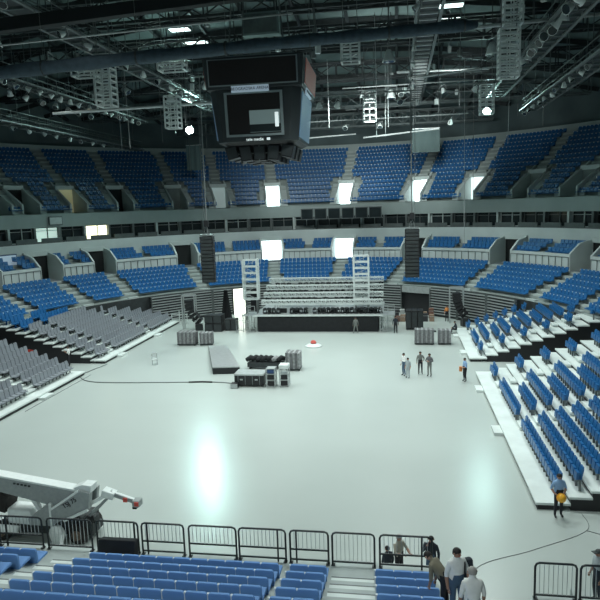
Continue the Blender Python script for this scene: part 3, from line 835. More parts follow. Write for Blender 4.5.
# loose rigging: hoists, bridles and short braces that clutter the roof
rnd = random.Random(5)
for i in range(46):
    x, y = rnd.uniform(-33, 14), rnd.uniform(48, 80); z = rnd.uniform(24.0, roof_z(x, y) - 2.0)
    r = empty('chain_hoist', (x, y, z)); tag(r, 'small pale chain hoist hanging in the roof rigging', 'hoist', 'chain hoists under the roof')
    m = MB(); m.box((0, 0, 0), (.35, .35, .6), rz=i); m.build('motor', 'whitemetal' if i % 3 else 'steel', r)
    m = MB(); m.tube([(0, 0, .3), (rnd.uniform(-1, 1), rnd.uniform(-1, 1), roof_z(x, y) - z - 1.3)], .03, 5); m.build('chain', 'steel', r)
for i in range(40):
    x, y = rnd.uniform(-34, 16), rnd.uniform(50, 86); z = roof_z(x, y) - rnd.uniform(1.5, 5.5); a = rnd.choice((0, 0, 0, PI / 2, .5)); L = rnd.uniform(3, 10)
    m = MB(); m.bar((x - L / 2 * math.cos(a), y - L / 2 * math.sin(a), z), (x + L / 2 * math.cos(a), y + L / 2 * math.sin(a), z + rnd.uniform(-.4, .4)), .12)
    tag(m.build('rigging_beam', 'steel' if i % 2 else 'dsteel'), 'loose steel rigging beam among the roof trusses', 'beam', 'rigging beams under the roof')

# ------------------------------------------------------------ scoreboard
def text_obj(s, name, size, loc, rot, m, parent, ext=.01, align='CENTER', xs=1.0):
    cu = bpy.data.curves.new(name, 'FONT'); cu.body = s; cu.size = size; cu.extrude = ext; cu.align_x = align; cu.align_y = 'CENTER'
    tmp = bpy.data.objects.new('tmp', cu); C.objects.link(tmp); bpy.context.view_layer.update()
    me = bpy.data.meshes.new_from_object(tmp.evaluated_get(bpy.context.evaluated_depsgraph_get()))
    bpy.data.objects.remove(tmp); me.materials.clear(); me.materials.append(M[m] if isinstance(m, str) else m)
    o = bpy.data.objects.new(name, me); C.objects.link(o); o.parent = parent; o.location = loc; o.rotation_euler = rot; o.scale = (xs, 1, 1)
    return o
M['sbgrey'] = mat('scoreboard_grey', (.034, .041, .044), .5, noise=.15, nscale=1)
M['sbframe'] = mat('scoreboard_frame', (.26, .31, .32), .5)
M['ledoff'] = mat('unlit_display', (.014, .010, .010), .5, noise=.4, nscale=20)
M['red'] = mat('faded_red_panel', (.55, .07, .05), .5, noise=.1)
M['bluescreen'] = emis('dim_blue_screen', (.09, .16, .24), .35)
M['picgrey'] = emis('dim_picture', (.12, .17, .17), .55)
M['picwhite'] = emis('picture_white', (.7, .8, .8), .8)
M['signblue'] = emis('pale_blue_sign', (.42, .54, .64), .35)
M['navy'] = mat('navy_letters', (.03, .06, .13), .5)
def scoreboard():
    X, Y, Z = -8.62, 41.2, 16.8
    r = empty('scoreboard', (X, Y, Z), math.radians(1.0)); tag(r, 'large four-sided hanging scoreboard with dark display and arena name strip', 'scoreboard')
    D = 3.1; W = 2.88
    def fr(z0, z1, w0, w1, m, name, bev=.04, parent=r, ch=.5):
        mb = MB(); vs = []
        for z, w in ((z0, w0), (z1, w1)):
            for a, b in ((-1, -1 + ch / w), (-1 + ch / w, -1), (1 - ch / w, -1), (1, -1 + ch / w), (1, 1 - ch / w), (1 - ch / w, 1), (-1 + ch / w, 1), (-1, 1 - ch / w)):
                vs.append((a * w, b * (w + D - W), z))
        mb.add(vs, [tuple(range(8))[::-1], tuple(range(8, 16))] + [(i, (i + 1) % 8, (i + 1) % 8 + 8, i + 8) for i in range(8)])
        return mb.build(name, m, parent, bevel=bev)
    body = fr(0.05, 3.15, 2.55, 2.86, 'sbgrey', 'body')
    top = fr(3.15, 5.0, 2.95, 3.12, 'sbgrey', 'display_housing', ch=.15)
    fr(4.98, 5.05, 3.0, 3.0, 'sbframe', 'top_cover', .0)
    for k in range(4):          # four faces, front first
        a = k * PI / 2; R = Matrix.Rotation(a, 3, 'Z'); fw = 3.12 + (D - W if k % 2 == 0 else 0)
        def T(p): return R @ Vector(p)
        yf = -(3.04 + (D - W if k % 2 == 0 else 0)) - .03
        rx = Matrix.Rotation(a, 3, 'Z') @ Matrix.Rotation(.09, 3, 'X')
        q = MB(); q.box(T((0, yf - .02, 4.10)), (5.5, .06, 1.56), mtx=rx); q.build('display_frame', 'sbframe', r)
        q = MB(); q.box(T((0, yf - .055, 4.10)), (5.34, .06, 1.42), mtx=rx); d = q.build('display_panel', 'ledoff' if k % 2 == 0 else 'red', r)
        if k % 2: part_label(d, 'faded red side display')
        q = MB(); q.box(T((-.2, -(2.98 + (D - W if k % 2 == 0 else 0)), 3.12)), (2.3, .12, .38), mtx=R); s = q.build('name_strip', 'signblue', r)
        text_obj('BEOGRADSKA ARENA', 'lettering', .235, T((-.2, -(3.05 + (D - W if k % 2 == 0 else 0)), 3.12)), (PI / 2, 0, a), 'navy', r)
        ex = D - W if k % 2 == 0 else 0
        def F(x, z, off): return T((x, -(2.55 + ex + (z - .05) * .1) - off, z))
        rs = Matrix.Rotation(a, 3, 'Z') @ Matrix.Rotation(.10, 3, 'X')
        if k % 2 == 0:
            q = MB(); q.box(F(-.05, 1.66, .02), (3.3, .06, 2.4), mtx=rs); q.build('screen', 'ledoff', r)
            q = MB()
            for e in (-1, 1): q.box(F(-.05 + e * 1.72, 1.66, .06), (.16, .14, 2.55), mtx=rs)
            q.box(F(-.05, .42, .06), (3.6, .14, .14), mtx=rs); q.box(F(-.05, 2.90, .06), (3.6, .14, .12), mtx=rs)
            q.build('screen_frame', 'sbframe', r)
            q = MB(); q.box(F(.60, 1.22, .06), (1.9, .03, 1.3), mtx=rs); q.build('live_picture', 'picgrey', r)
            q = MB(); q.box(F(.60, .82, .08), (1.9, .03, .45), mtx=rs); q.build('picture_lower_band', 'glass', r)
            q = MB(); q.box(F(1.34, 1.28, .09), (.22, .03, .85), mtx=rs); q.build('bright_picture_strip', 'picwhite', r)
            text_obj('tele media', 'lettering', .26, F(-.1, .17, .03), (PI / 2, 0, a), 'picwhite', r)
            q = MB(); q.box(F(.75, .17, .03), (.2, .05, .14), mtx=R); q.build('logo_square', 'picwhite', r)
        else:
            q = MB(); q.box(F(0, 1.6, .03), (4.6, .06, 2.7), mtx=rs); q.build('screen', 'bluescreen', r)
    # speaker cluster under the body
    fr(-.12, .05, 2.2, 2.5, 'black', 'bottom_plate')
    for i in range(5):
        for j, yy in ((0, -1.7), (1, 0), (2, 1.7)):
            x = -1.75 + .88 * i; h = .95 if i in (1, 2, 3) else .8
            q = MB(); q.box((x, yy, -.12 - h / 2), (.74, .9, h), taper=1.0, mtx=Matrix.Rotation(.12 * (i - 2), 3, 'Y')); sp_ = q.build('loudspeaker_box', 'black', r, bevel=.03)
            q = MB(); q.box((x, yy - .47, -.12 - h / 2), (.6, .03, h * .8), mtx=Matrix.Rotation(.12 * (i - 2), 3, 'Y')); q.build('grille', 'sbgrey', sp_)
    q = MB(); q.bar((-2, -2.1, -.62), (2, -2.1, -.62), .05); q.bar((-2, -2.1, -.2), (-2, -2.1, -1.1), .05); q.bar((2, -2.1, -.2), (2, -2.1, -1.1), .05); q.bar((0, -2.15, -.1), (0, -2.15, -1.15), .06); q.build('cluster_frame', 'steel', r)
    q = MB()
    for sx in (-1, 1):
        for sy in (-1, 1): q.tube([(sx * 1.8, sy * 1.8, 5.0), (sx * 1.2, sy * 1.4, 12)], .05, 6)
    q.build('hanging_cable', 'steel', r)
scoreboard()
for x, lab, z, w, h, m_ in ((55, 'small white notice on the upper deck fascia above the lit suite', 12.05, 1.5, .8, 'whitemetal'), (3, 'pale blue-framed screen on the wall at the left picture edge', 7.9, 2.0, 1.5, 'signblue')):
    o_ = -.42 if z > 10 else -2.75; t = t_of_az(px_az(x) + .3, o_); p = ep(t, o_, z); r = empty('notice_board', p, math.atan2(en(t).y, en(t).x) - PI / 2); tag(r, lab, 'sign')
    MB().box((0, 0, 0), (w + .2, .1, h + .2)).build('board_frame', 'bluedk' if z < 10 else 'steel', r); MB().box((0, -.07, 0), (w, .04, h)).build('board_face', m_, r)
# dark louvred box rows hanging from the suite front in the middle (scoreboard strip)
r = empty('display_strip', (-7.6, 84.2, 10.9)); tag(r, 'row of six dark square panels hanging before the far suites', 'display')
for i in range(6):
    x = -4.6 + 1.84 * i
    q = MB(); q.box((x, 0, .8), (1.72, .25, 1.5)); s = q.build('panel', 'steel', r); q = MB(); q.box((x, -.15, .8), (1.5, .04, 1.28)); q.build('panel_face', 'glass' , s)
q = MB(); q.bar((-5.6, 0, 1.65), (5.6, 0, 1.65), .1); q.build('hanging_bar', 'alu', r)
# ------------------------------------------------------------ stage
r = empty('stage', (-8.3, 66, 0)); tag(r, 'low black-skirted stage across the far end of the floor', 'stage')
MB().box((0, 0, 1.70), (13.4, 8.2, .12)).build('deck', 'alu', r)
MB().box((0, -4.0, .82), (12.4, .08, 1.62)).build('skirt', 'blackfab', r)
for s in (-1, 1): MB().box((s * 6.2, 0, .82), (.06, 8.0, 1.62)).build('side_skirt', 'blackfab', r)
MB().box((0, -4.12, 1.70), (13.4, .06, .16)).build('deck_edge', 'whitemetal', r)
for sx in (-1, 1):
    m = MB()
    for x in (6.4, 7.1, 7.8):
        for y in (-4, -3, -1.8): m.bar((sx * x, y, 0), (sx * x, y, 1.65), .06)
    m.bar((sx * 6.4, -4, .3), (sx * 7.8, -4, .3), .05); m.bar((sx * 6.4, -4, 1.0), (sx * 7.8, -4, 1.0), .05); m.bar((sx * 6.4, -4, .1), (sx * 7.8, -4, 1.5), .04)
    m.build('scaffold_leg', 'alu', r, recalc=False)
    MB().box((sx * 7.1, -2.9, 1.68), (1.6, 2.4, .08)).build('side_deck', 'alu', r)
    m = MB(); [m.bar((sx * x, -4, 1.7), (sx * x, -4, 2.7), .05) for x in (6.5, 7.2, 7.85)]; m.bar((sx * 6.5, -4, 2.7), (sx * 7.85, -4, 2.7), .05); m.bar((sx * 6.5, -4, 2.2), (sx * 7.85, -4, 2.2), .04)
    m.build('side_rail', 'alu', r, recalc=False)
# barricade rails at both stage ends on the floor
for x0, y, lab in ((-16.0, 61.6, 'grey barrier of thin bars left of the stage'), (-.9, 61.9, 'grey barrier of thin bars right of the stage')):
    o = empty('crowd_barrier', (x0, y, 0)); tag(o, lab, 'barrier')
    m = MB(); m.tube([(-.75, 0, 0), (-.75, 0, 1.3), (.75, 0, 1.3), (.75, 0, 0)], .03, 6); m.bar((-.75, 0, .2), (.75, 0, .2), .04); m.build('frame', 'alu', o)
    for i in range(1, 8): MB().bar((-.75 + .1875 * i, 0, .2), (-.75 + .1875 * i, 0, 1.3), .025).build('bar', 'alu', o)
# trusses lying in rows on the stage with lamps below
def head_lamp():
    o = empty('moving_head_lamp')
    MB().box((0, 0, .06), (.34, .34, .12)).build('base', 'black', o)
    m = MB(); m.box((-.16, 0, .28), (.05, .14, .34)); m.box((.16, 0, .28), (.05, .14, .34)); m.build('yoke', 'black', o)
    m = MB(); m.lathe((0, 0, .42), [(.10, -.16), (.15, -.1), (.14, .12), (.11, .2)], 10, axis=Vector((.1, -1, .3))); m.build('lamp_head', 'dsteel', o)
    return o
hl = head_lamp(); hfirst = True
rows = ((62.9, 2.95, 'front', 26), (64.2, 3.55, 'second', 22), (65.6, 4.15, 'third', 22), (67.2, 4.75, 'rear', 20))
for i, (y, z, nm, nl) in enumerate(rows):
    t = truss_thing('stage_truss', (-14.2, y, z), (-1.6, y, z), .42, .42, 30, '%s pale lighting truss lying across the stage, lamps under it' % nm, m='whitemetal', rc=.045, rd=.025, group=None)
    for s in (-12.8, -8, -3.2):
        a = MB(); a.bar((s - (-7.9), .0, -.2), (s - (-7.9), .0, 1.76 - z), .07); a.build('support_leg', 'alu', t)
    for k in range(nl):
        if rnd.random() < .12: continue
        x = -13.9 + 12.0 * k / (nl - 1)
        o = hl if hfirst else copy_tree(hl); hfirst = False
        if i == 0: o.location = (x, y - .1, 1.76); o.rotation_euler = (0, 0, rnd.uniform(-1, 1))
        else: o.location = (x, y - .05, z - .22); o.rotation_euler = (PI, 0, rnd.uniform(-1, 1))
        o.scale = (1.15,) * 3
        tag(o, 'black moving head lamp %s the %s stage truss, %s from the left' % ('standing below' if i == 0 else 'hung from', nm, ORD[k]), 'stage lamp', 'moving head lamps on the stage')
for k in range(9):
    x = -13.4 + 1.35 * k; y = 63.5
    o = empty('equipment_case', (x, y, 1.76)); tag(o, 'dark equipment case on the stage deck, %s from the left' % ORD[k], 'case', 'equipment cases on the stage')
    MB().box((0, 0, .25), (.7, .5, .5)).build('case_body', 'black' if k % 3 else 'whitemetal', o, bevel=.02); MB().box((0, 0, .52), (.72, .52, .05)).build('lid', 'alu', o)
def tower(x0, x1, y, z0, z1, label, rungs, zb):
    r = empty('truss_tower', ((x0 + x1) / 2, y, zb)); tag(r, label, 'truss tower')
    W = (x1 - x0) / 2
    for sx in (-1, 1):
        for sy in (-.4, .4): MB().bar((sx * W, sy, z0 - zb), (sx * W, sy, z1 - zb), .16).build('upright', 'whitemetal', r)
    for i in range(rungs + 1):
        z = z0 - zb + (z1 - z0) * i / rungs; m = MB()
        for sy in (-.4, .4): m.bar((-W, sy, z), (W, sy, z), .14)
        for sx in (-1, 1): m.bar((sx * W, -.4, z), (sx * W, .4, z), .1)
        m.build('rung', 'whitemetal', r, recalc=False)
    m = MB()
    for i in range(rungs): m.bar((-W if i % 2 else W, -.4, z0 - zb + (z1 - z0) * i / rungs), (W if i % 2 else -W, -.4, z0 - zb + (z1 - z0) * (i + 1) / rungs), .05)
    m.build('brace', 'alu', r, recalc=False)
    if z0 - zb > .1:
        m = MB(); [m.bar((s * W * .8, t, 0), (s * W * .8, t, z0 - zb), .1) for s in (-1, 1) for t in (-.3, .3)]; m.build('stand_leg', 'steel', r, recalc=False)
tower(-16.1, -14.6, 63.2, 3.3, 7.42, 'white ladder-like truss tower at the left end of the stage', 6, 0)
tower(-4.55, -3.05, 63.6, 2.6, 7.6, 'white ladder-like truss tower on the right part of the stage', 8, 1.76)
# hanging line arrays
def line_array(x, y, ztop, n, w, h, label, lean=0.0):
    r = empty('line_array', (x, y, ztop)); tag(r, label, 'loudspeaker array')
    m = MB(); m.box((0, 0, .1), (w * .9, .9, .12)); m.build('fly_bar', 'steel', r)
    for i in range(n):
        a = .012 * i
        c = MB(); z = -(i + .5) * h; c.box((0, lean * i * i, z), (w, .75 - .02 * i, h * .93), mtx=Matrix.Rotation(a, 3, 'X')); b = c.build('cabinet', 'black', r, bevel=.02)
        g = MB(); g.box((0, lean * i * i - .39 + .01 * i, z), (w * .86, .03, h * .72), mtx=Matrix.Rotation(a, 3, 'X')); g.build('grille', 'dsteel', b)
    m = MB(); m.tube([(-.3, 0, .15), (0, 0, 1.0)], .03, 5); m.tube([(.3, 0, .15), (0, 0, 1.0)], .03, 5); m.tube([(0, 0, 1), (0, 0, 14)], .035, 5); m.build('hoist_chain', 'steel', r, recalc=False)
    MB().box((0, 0, 1.2), (.4, .35, .6)).build('hoist_motor', 'black', r)
line_array(-18.25, 58, 10.25, 13, 1.30, .345, 'long black loudspeaker array hanging left of the stage')
line_array(1.24, 58, 10.4, 13, 1.30, .34, 'long black loudspeaker array hanging right of the stage')
def speaker_stack(x, y, w, d, h, cols, rws, label, m='black'):
    r = empty('speaker_stack', (x, y, 0)); tag(r, label, 'loudspeakers')
    for i in range(cols):
        for j in range(rws):
            px = -w / 2 + w * (i + .5) / cols; pz = h * (j + .5) / rws
            b = MB().box((px, 0, pz), (w / cols * .97, d, h / rws * .97)).build('cabinet', m, r, bevel=.02)
            MB().box((px, -d / 2 - .01, pz), (w / cols * .82, .03, h / rws * .8)).build('grille', 'dsteel', b)
speaker_stack(-19.35, 62.6, 1.9, 1.3, 1.75, 2, 2, 'tall black loudspeaker stack on the floor left of the stage')
speaker_stack(-17.6, 63.0, 1.25, 1.0, 1.25, 2, 1, 'lower black loudspeaker box between the tall stack and the stage')
speaker_stack(1.55, 63.5, 1.75, 1.3, 2.0, 3, 1, 'black loudspeaker stack standing right of the stage')
M['mesh'] = mat('grey_carpet_board', (.27, .28, .285), .85, noise=.3, nscale=6)
M['meshd'] = mat('dark_board_edge', (.15, .155, .16), .85, noise=.3, nscale=6)
def crate(x, y, w, h, d, label, n=9, rz=0.0):
    r = empty('board_cart', (x, y, 0), rz); tag(r, label, 'cart')
    MB().box((0, 0, .12), (w, d, .08)).build('dolly', 'dsteel', r)
    for sx in (-1, 1):
        for sy in (-1, 1): MB().lathe((sx * w * .42, sy * d * .4, .045), [(.045, -.02), (.045, .02)], 10, axis=Vector((1, 0, 0))).build('wheel', 'black', r)
    for i in range(n): MB().box((-w / 2 + w * (i + .5) / n, 0, .16 + h / 2), (w / n * .86, d, h - .04 * (i % 3))).build('board', 'mesh' if i % 2 else 'meshd', r)
crate(-20.05, 55.9, 1.8, 1.15, 1.0, 'grey board cart on the floor near the left stand end')
crate(-18.2, 56.0, 1.25, 1.05, 1.0, 'narrower grey board cart right beside the left one', 7, .15)
crate(2.25, 56.5, 1.75, 1.25, 1.0, 'wide grey board cart in front of the right loudspeaker stack')
crate(4.05, 56.5, 1.15, 1.2, 1.0, 'narrow grey board cart nearest the right blue stand', 6)
# wedge ramp
r = empty('wedge_ramp', (-15.1, 50, 0)); tag(r, 'grey wedge ramp with black front face lying on the open floor', 'ramp')
a = Vector((-15.1, 50, 0)); L_ = [Vector(p) - a for p in ((-14.45, 45.5, 0), (-12.35, 45.8, 0), (-15.9, 54.8, 0), (-17.6, 54.6, 0))]
up_ = [Vector((0, 0, .58)), Vector((0, 0, .58)), Vector((0, 0, .2)), Vector((0, 0, .2))]
m = MB(); m.add([p + u * .86 for p, u in zip(L_, up_)] + [p + u for p, u in zip(L_, up_)], [(0, 1, 2, 3), (4, 5, 6, 7), (0, 1, 5, 4), (1, 2, 6, 5), (2, 3, 7, 6), (3, 0, 4, 7)])
m.build('ramp_top', 'mesh' if False else 'alu', r)
m = MB(); m.add(L_ + [p + u * .86 for p, u in zip(L_, up_)], [(0, 1, 2, 3), (4, 5, 6, 7), (0, 1, 5, 4), (1, 2, 6, 5), (2, 3, 7, 6), (3, 0, 4, 7)]); m.build('ramp_body', 'black', r)
# flight cases in the middle of the floor
r = empty('flight_case', (-10.75, 42.9, 0)); tag(r, 'wide black flight case with pale lid in the middle of the floor', 'case')
MB().box((0, 0, .48), (2.15, 1.3, .72)).build('case_body', 'black', r, bevel=.02); MB().box((0, 0, .90), (2.2, 1.35, .12)).build('lid', 'alu', r, bevel=.02)
for i in range(4): MB().box((-.8 + .53 * i, -.66, .48), (.04, .03, .68)).build('edge_strip', 'steel', r)
for sx in (-1, 1):
    for sy in (-1, 1): MB().lathe((sx * .9, sy * .5, .06), [(.06, -.03), (.06, .03)], 10, axis=Vector((1, 0, 0))).build('wheel', 'black', r)
    MB().box((sx * .55, -.68, .55), (.2, .04, .1)).build('handle', 'alu', r)
for i, (x, y, w, h, tw, lab) in enumerate(((-9.15, 42.6, .62, 1.35, False, 'tall open equipment rack right of the wide flight case'), (-8.2, 42.7, .62, 1.35, True, 'equipment rack with white top, rightmost of the cluster on the floor'))):
    r = empty('equipment_rack', (x, y, 0)); tag(r, lab, 'rack')
    m = MB()
    for sx in (-1, 1):
        for sy in (-1, 1): m.bar((sx * w / 2, sy * .35, 0), (sx * w / 2, sy * .35, h), .06)
    for z in (.06, .5, .95, h): m.box((0, 0, z), (w, .7, .05))
    m.build('frame', 'alu', r, recalc=False)
    for z in (.28, .72): MB().box((0, 0, z), (w * .8, .6, .3)).build('equipment_unit', 'black', r)
    if tw: MB().box((0, 0, h + .12), (w * 1.1, .78, .3)).build('white_cover', 'whitemetal', r, bevel=.03)
    else: MB().box((0, 0, 1.15), (w * .8, .6, .28)).build('equipment_unit', 'bluedk', r)
crate(-8.3, 47.3, 1.15, 1.3, 1.2, 'grey board cart behind the equipment racks', 6)
r = empty('drape_bundle', (-10.6, 47.6, 0)); tag(r, 'long bundle of black drapes and gear behind the wide flight case', 'bundle')
MB().box((0, 0, .35), (2.9, 1.0, .35)).build('trolley', 'dsteel', r)
for i in range(7):
    x = -1.25 + .42 * i; m = MB(); m.tube([(x - .3, -.3, .72 + .06 * math.sin(i * 2)), (x, .1 * math.sin(i), .86), (x + .3, .3, .7)], [.16, .22, .15], 9); m.build('folded_drape', 'blackfab' if i != 5 else 'mesh', r, smooth=True)
for sx in (-1, 1): MB().box((sx * 1.3, 0, .1), (.1, .8, .2)).build('wheel_block', 'black', r)
r = empty('monitor_wedge', (-11.75, 42.0, 0)); tag(r, 'small dark box with pale rim at the left foot of the flight case', 'box')
m = MB(); m.prism([(-.25, -.2, 0), (-.25, .25, 0), (-.25, .2, .38), (-.25, -.2, .3)], (.5, 0, 0)); m.build('box_body', 'black', r); MB().box((0, -.21, .17), (.5, .03, .3)).build('rim', 'alu', r)
# round pale lamp base with a red top, chair-like stand
r = empty('floor_beacon', (-7.8, 55.3, 0)); tag(r, 'round pale low beacon with red centre on the open floor', 'beacon')
MB().lathe((0, 0, 0), [(.75, 0), (.78, .08), (.55, .22), (.3, .28)], 20).build('base', 'whitemetal', r); MB().lathe((0, 0, .28), [(.25, 0), (.28, .12), (.15, .28)], 14).build('red_cap', 'red', r)
r = empty('folding_stool', (-20.4, 48.4, 0), .4); tag(r, 'lone pale folding chair on the open floor beside the left stand', 'chair')
m = MB(); m.box((0, 0, .45), (.42, .4, .04)); m.build('seat', 'whitemetal', r); MB().box((0, .2, .78), (.4, .03, .3)).build('backrest', 'whitemetal', r)
for s in (-1, 1): MB().bar((s * .2, -.22, 0), (s * .2, .22, .92), .03).build('leg', 'steel', r); MB().bar((s * .2, .25, 0), (s * .2, -.15, .45), .03).build('leg', 'steel', r)
# cables on the floor
def floor_cable(pts, r_, label, m='black'):
    sm = []; P_ = [Vector((*p, r_)) for p in pts]
    for i in range(len(P_) - 1):
        p0 = P_[max(i - 1, 0)]; p1 = P_[i]; p2 = P_[i + 1]; p3 = P_[min(i + 2, len(P_) - 1)]
        for k in range(8):
            t = k / 8; sm.append(.5 * ((2 * p1) + (p2 - p0) * t + (2 * p0 - 5 * p1 + 4 * p2 - p3) * t * t + (3 * p1 - p0 - 3 * p2 + p3) * t ** 3))
    sm.append(P_[-1]); q = MB(); q.tube(sm, r_, 6); tag(q.build('floor_cable', m, smooth=True), label, 'cable')
floor_cable([(-24.6, 48.2), (-25.0, 46.2), (-25.0, 44.4), (-23.0, 42.9), (-18, 43.0), (-14, 43.3), (-12.1, 43.0)], .035, 'thin dark cable running across the floor to the flight case', 'steel')
floor_cable([(-15.6, 43.1), (-14.6, 43.25), (-13.8, 43.2)], .06, 'short thick black cable length left of the flight case')
floor_cable([(2.2, 18.4), (2.6, 20.8), (4.8, 22.2), (7.1, 23.8), (7.3, 25.2)], .011, 'thin dark cable slanting over the near right floor to the blue stand', 'steel')
floor_cable([(7.1, 23.8), (8.6, 23.2), (12, 23.0)], .015, 'thin dark cable branching right below the blue stand', 'steel')
floor_cable([(-24.4, 36), (-24.4, 45)], .02, 'thin dark line along the foot of the near left stand', 'steel')

# ------------------------------------------------------------ clutter by the far wall
def lean_array(x, y, z, n, dx, label):
    r = empty('leaning_array', (x, y, 0)); tag(r, label, 'loudspeaker array')
    for i in range(n):
        MB().box((dx * i * i * .032, 0, z - i * .36), (.85, .7, .33), mtx=Matrix.Rotation(-.14 * i * (1 if dx > 0 else -1), 3, 'Y')).build('cabinet', 'black', r, bevel=.02)
    m = MB()
    for s in (-.7, .7): m.bar((s, .3, 0), (s, .3, z + .7), .1); m.bar((s, -.3, 0), (s, -.3, z + .7), .1)
    m.bar((-.7, .3, z + .7), (.7, .3, z + .7), .14); m.bar((-.7, -.3, z + .7), (.7, -.3, z + .7), .14); m.build('stand_frame', 'alu', r, recalc=False)
lean_array(-22.4, 63.5, 3.0, 7, .9, 'black loudspeaker array leaning from a pale frame left of the stage')
lean_array(6.0, 66.5, 3.1, 7, .7, 'black loudspeaker array leaning from a pale frame by the right stand end')
MB_ = [(-21.2, 62.9, .8, .7, .65, 'black', 'single black box at the foot of the leaning left array'), (6.75, 64.8, .8, .7, .8, 'black', 'single black box at the foot of the leaning right array')]
for x, y, w, d, h, m_, lab in MB_:
    r = empty('speaker_box', (x, y, 0), .3); tag(r, lab, 'loudspeaker'); MB().box((0, 0, h / 2), (w, d, h)).build('shell', m_, r, bevel=.02); MB().box((0, -d / 2 - .01, h / 2), (w * .8, .03, h * .8)).build('grille', 'dsteel', r)
def drape(x, y, w, h, label, rz=0.0, taper=.5):
    n = 18; m = MB(); vs = []
    for e in (0, .06):
        for j in (0, 1):
            for i in range(n + 1):
                f = i / n - .5; ww = w * (1 if j == 0 else taper); vs.append((f * ww, .10 * math.sin(i * 1.9) + e, h * j))
    k = n + 1; fs = [(i, i + 1, i + 1 + k, i + k) for i in range(n)] + [(i + 2 * k, i + 3 * k, i + 1 + 3 * k, i + 1 + 2 * k) for i in range(n)]
    m.add(vs, fs); o = m.build('drape', 'blackfab'); o.location = (x, y, 0); o.rotation_euler = (0, 0, rz); tag(o, label, 'drape')
drape(-26.6, 67.5, 1.3, 2.9, 'black drape hanging narrow-topped before the closed bleachers, behind the grey stand', taper=.15)
drape(-20.0, 69.5, 1.3, 3.4, 'black drape beside the bright doorway, on its left', taper=.3)
drape(-16.9, 71.0, 1.1, 3.2, 'black drape beside the bright doorway, on its right', taper=.8)
def stanchion_rail(x0, x1, y, label):
    r = empty('handrail', ((x0 + x1) / 2, y, 0)); tag(r, label, 'handrail'); W = (x1 - x0) / 2
    m = MB(); [m.bar((-W, 0, z), (W, 0, z), .06) for z in (.5, 1.1)]; m.build('rail', 'whitemetal', r, recalc=False)
    for i in range(4): MB().bar((-W + 2 * W * i / 3, 0, 0), (-W + 2 * W * i / 3, 0, 1.5 if i == 1 else 1.1), .08).build('post', 'whitemetal', r)
stanchion_rail(-25.6, -22.9, 66.5, 'pale handrail on posts behind the far end of the grey stand')
# pallet boxes and gear right of the stage
rnd = random.Random(21)
cols = [('brown_case', (.16, .08, .06)), ('pale_case', (.42, .44, .43)), ('dark_case', (.03, .03, .035)), ('tan_case', (.25, .17, .12))]
for nme, c in cols: M[nme] = mat(nme, c, .6, noise=.1)
for i in range(14):
    x = -.2 + (i % 7) * .62 + rnd.uniform(-.1, .1); y = 69.5 - (i // 7) * 1.9; h = rnd.uniform(.5, 1.15); c = rnd.choice(cols)[0]
    r = empty('gear_case', (x, y, 0), rnd.uniform(-.2, .2)); tag(r, '%s gear case right of the stage, %s from left in its %s row' % (c.split('_')[0], ORD[i % 7], ('back', 'front')[i // 7]), 'case', 'gear cases right of the stage')
    MB().box((0, 0, h / 2), (.52, .55, h)).build('case_body', c, r, bevel=.02); MB().box((0, 0, h * .75), (.54, .57, .03)).build('lid_seam', 'alu', r)
for x, y, w, d, h, lab in ((3.4, 61.8, .5, .3, .15, 'small flat dark box on the floor behind the right board carts'), (2.75, 61.6, .25, .25, .2, 'tiny dark box beside the right loudspeaker stack'), (5.2, 60.9, .5, .15, .05, 'small dark strip on the floor near the leaning right array')):
    o = MB().box((0, 0, h / 2), (w, d, h), taper=.9).build('floor_box', 'dsteel', bevel=.02); o.location = (x, y, 0); tag(o, lab, 'box')
# pale panel at the foot of the right closed bleacher
o = MB().box((0, 0, .75), (2.0, .1, 1.4)).build('board', 'alu'); o.location = (7.4, 73.6, .02); o.rotation_euler = (0, 0, -.5); tag(o, 'pale board standing at the foot of the closed bleachers on the right', 'board')
o = MB().box((0, 0, .75), (2.6, .1, 1.3)).build('board', 'alu'); o.location = (-23.2, 71.0, .02); o.rotation_euler = (0, 0, .45); tag(o, 'pale board at the foot of the closed bleachers behind the leaning left array', 'board')
# red cloth in the left gangway
m = MB(); n = 10
vs = [(x * .16 - .8, .05 * math.sin(x * 1.3) + e, z * (.55 - .04 * abs(x - 5)) + .02 * math.sin(x)) for e in (0, .05) for z in (0, 1) for x in range(n + 1)]
k = n + 1; fs = [(i, i + 1, i + 1 + k, i + k) for i in range(n)] + [(i + 2 * k, i + 3 * k, i + 1 + 3 * k, i + 1 + 2 * k) for i in range(n)] + [(i + k, i + 1 + k, i + 1 + 3 * k, i + 3 * k) for i in range(n)]
m.add(vs, fs); M['redc'] = mat('red_cloth', (.5, .05, .03), .8); o = m.build('red_banner', 'redc'); o.location = (-29.9, 45.3, 1.45); tag(o, 'red cloth hung on the end of the near grey stand at the gangway', 'cloth')

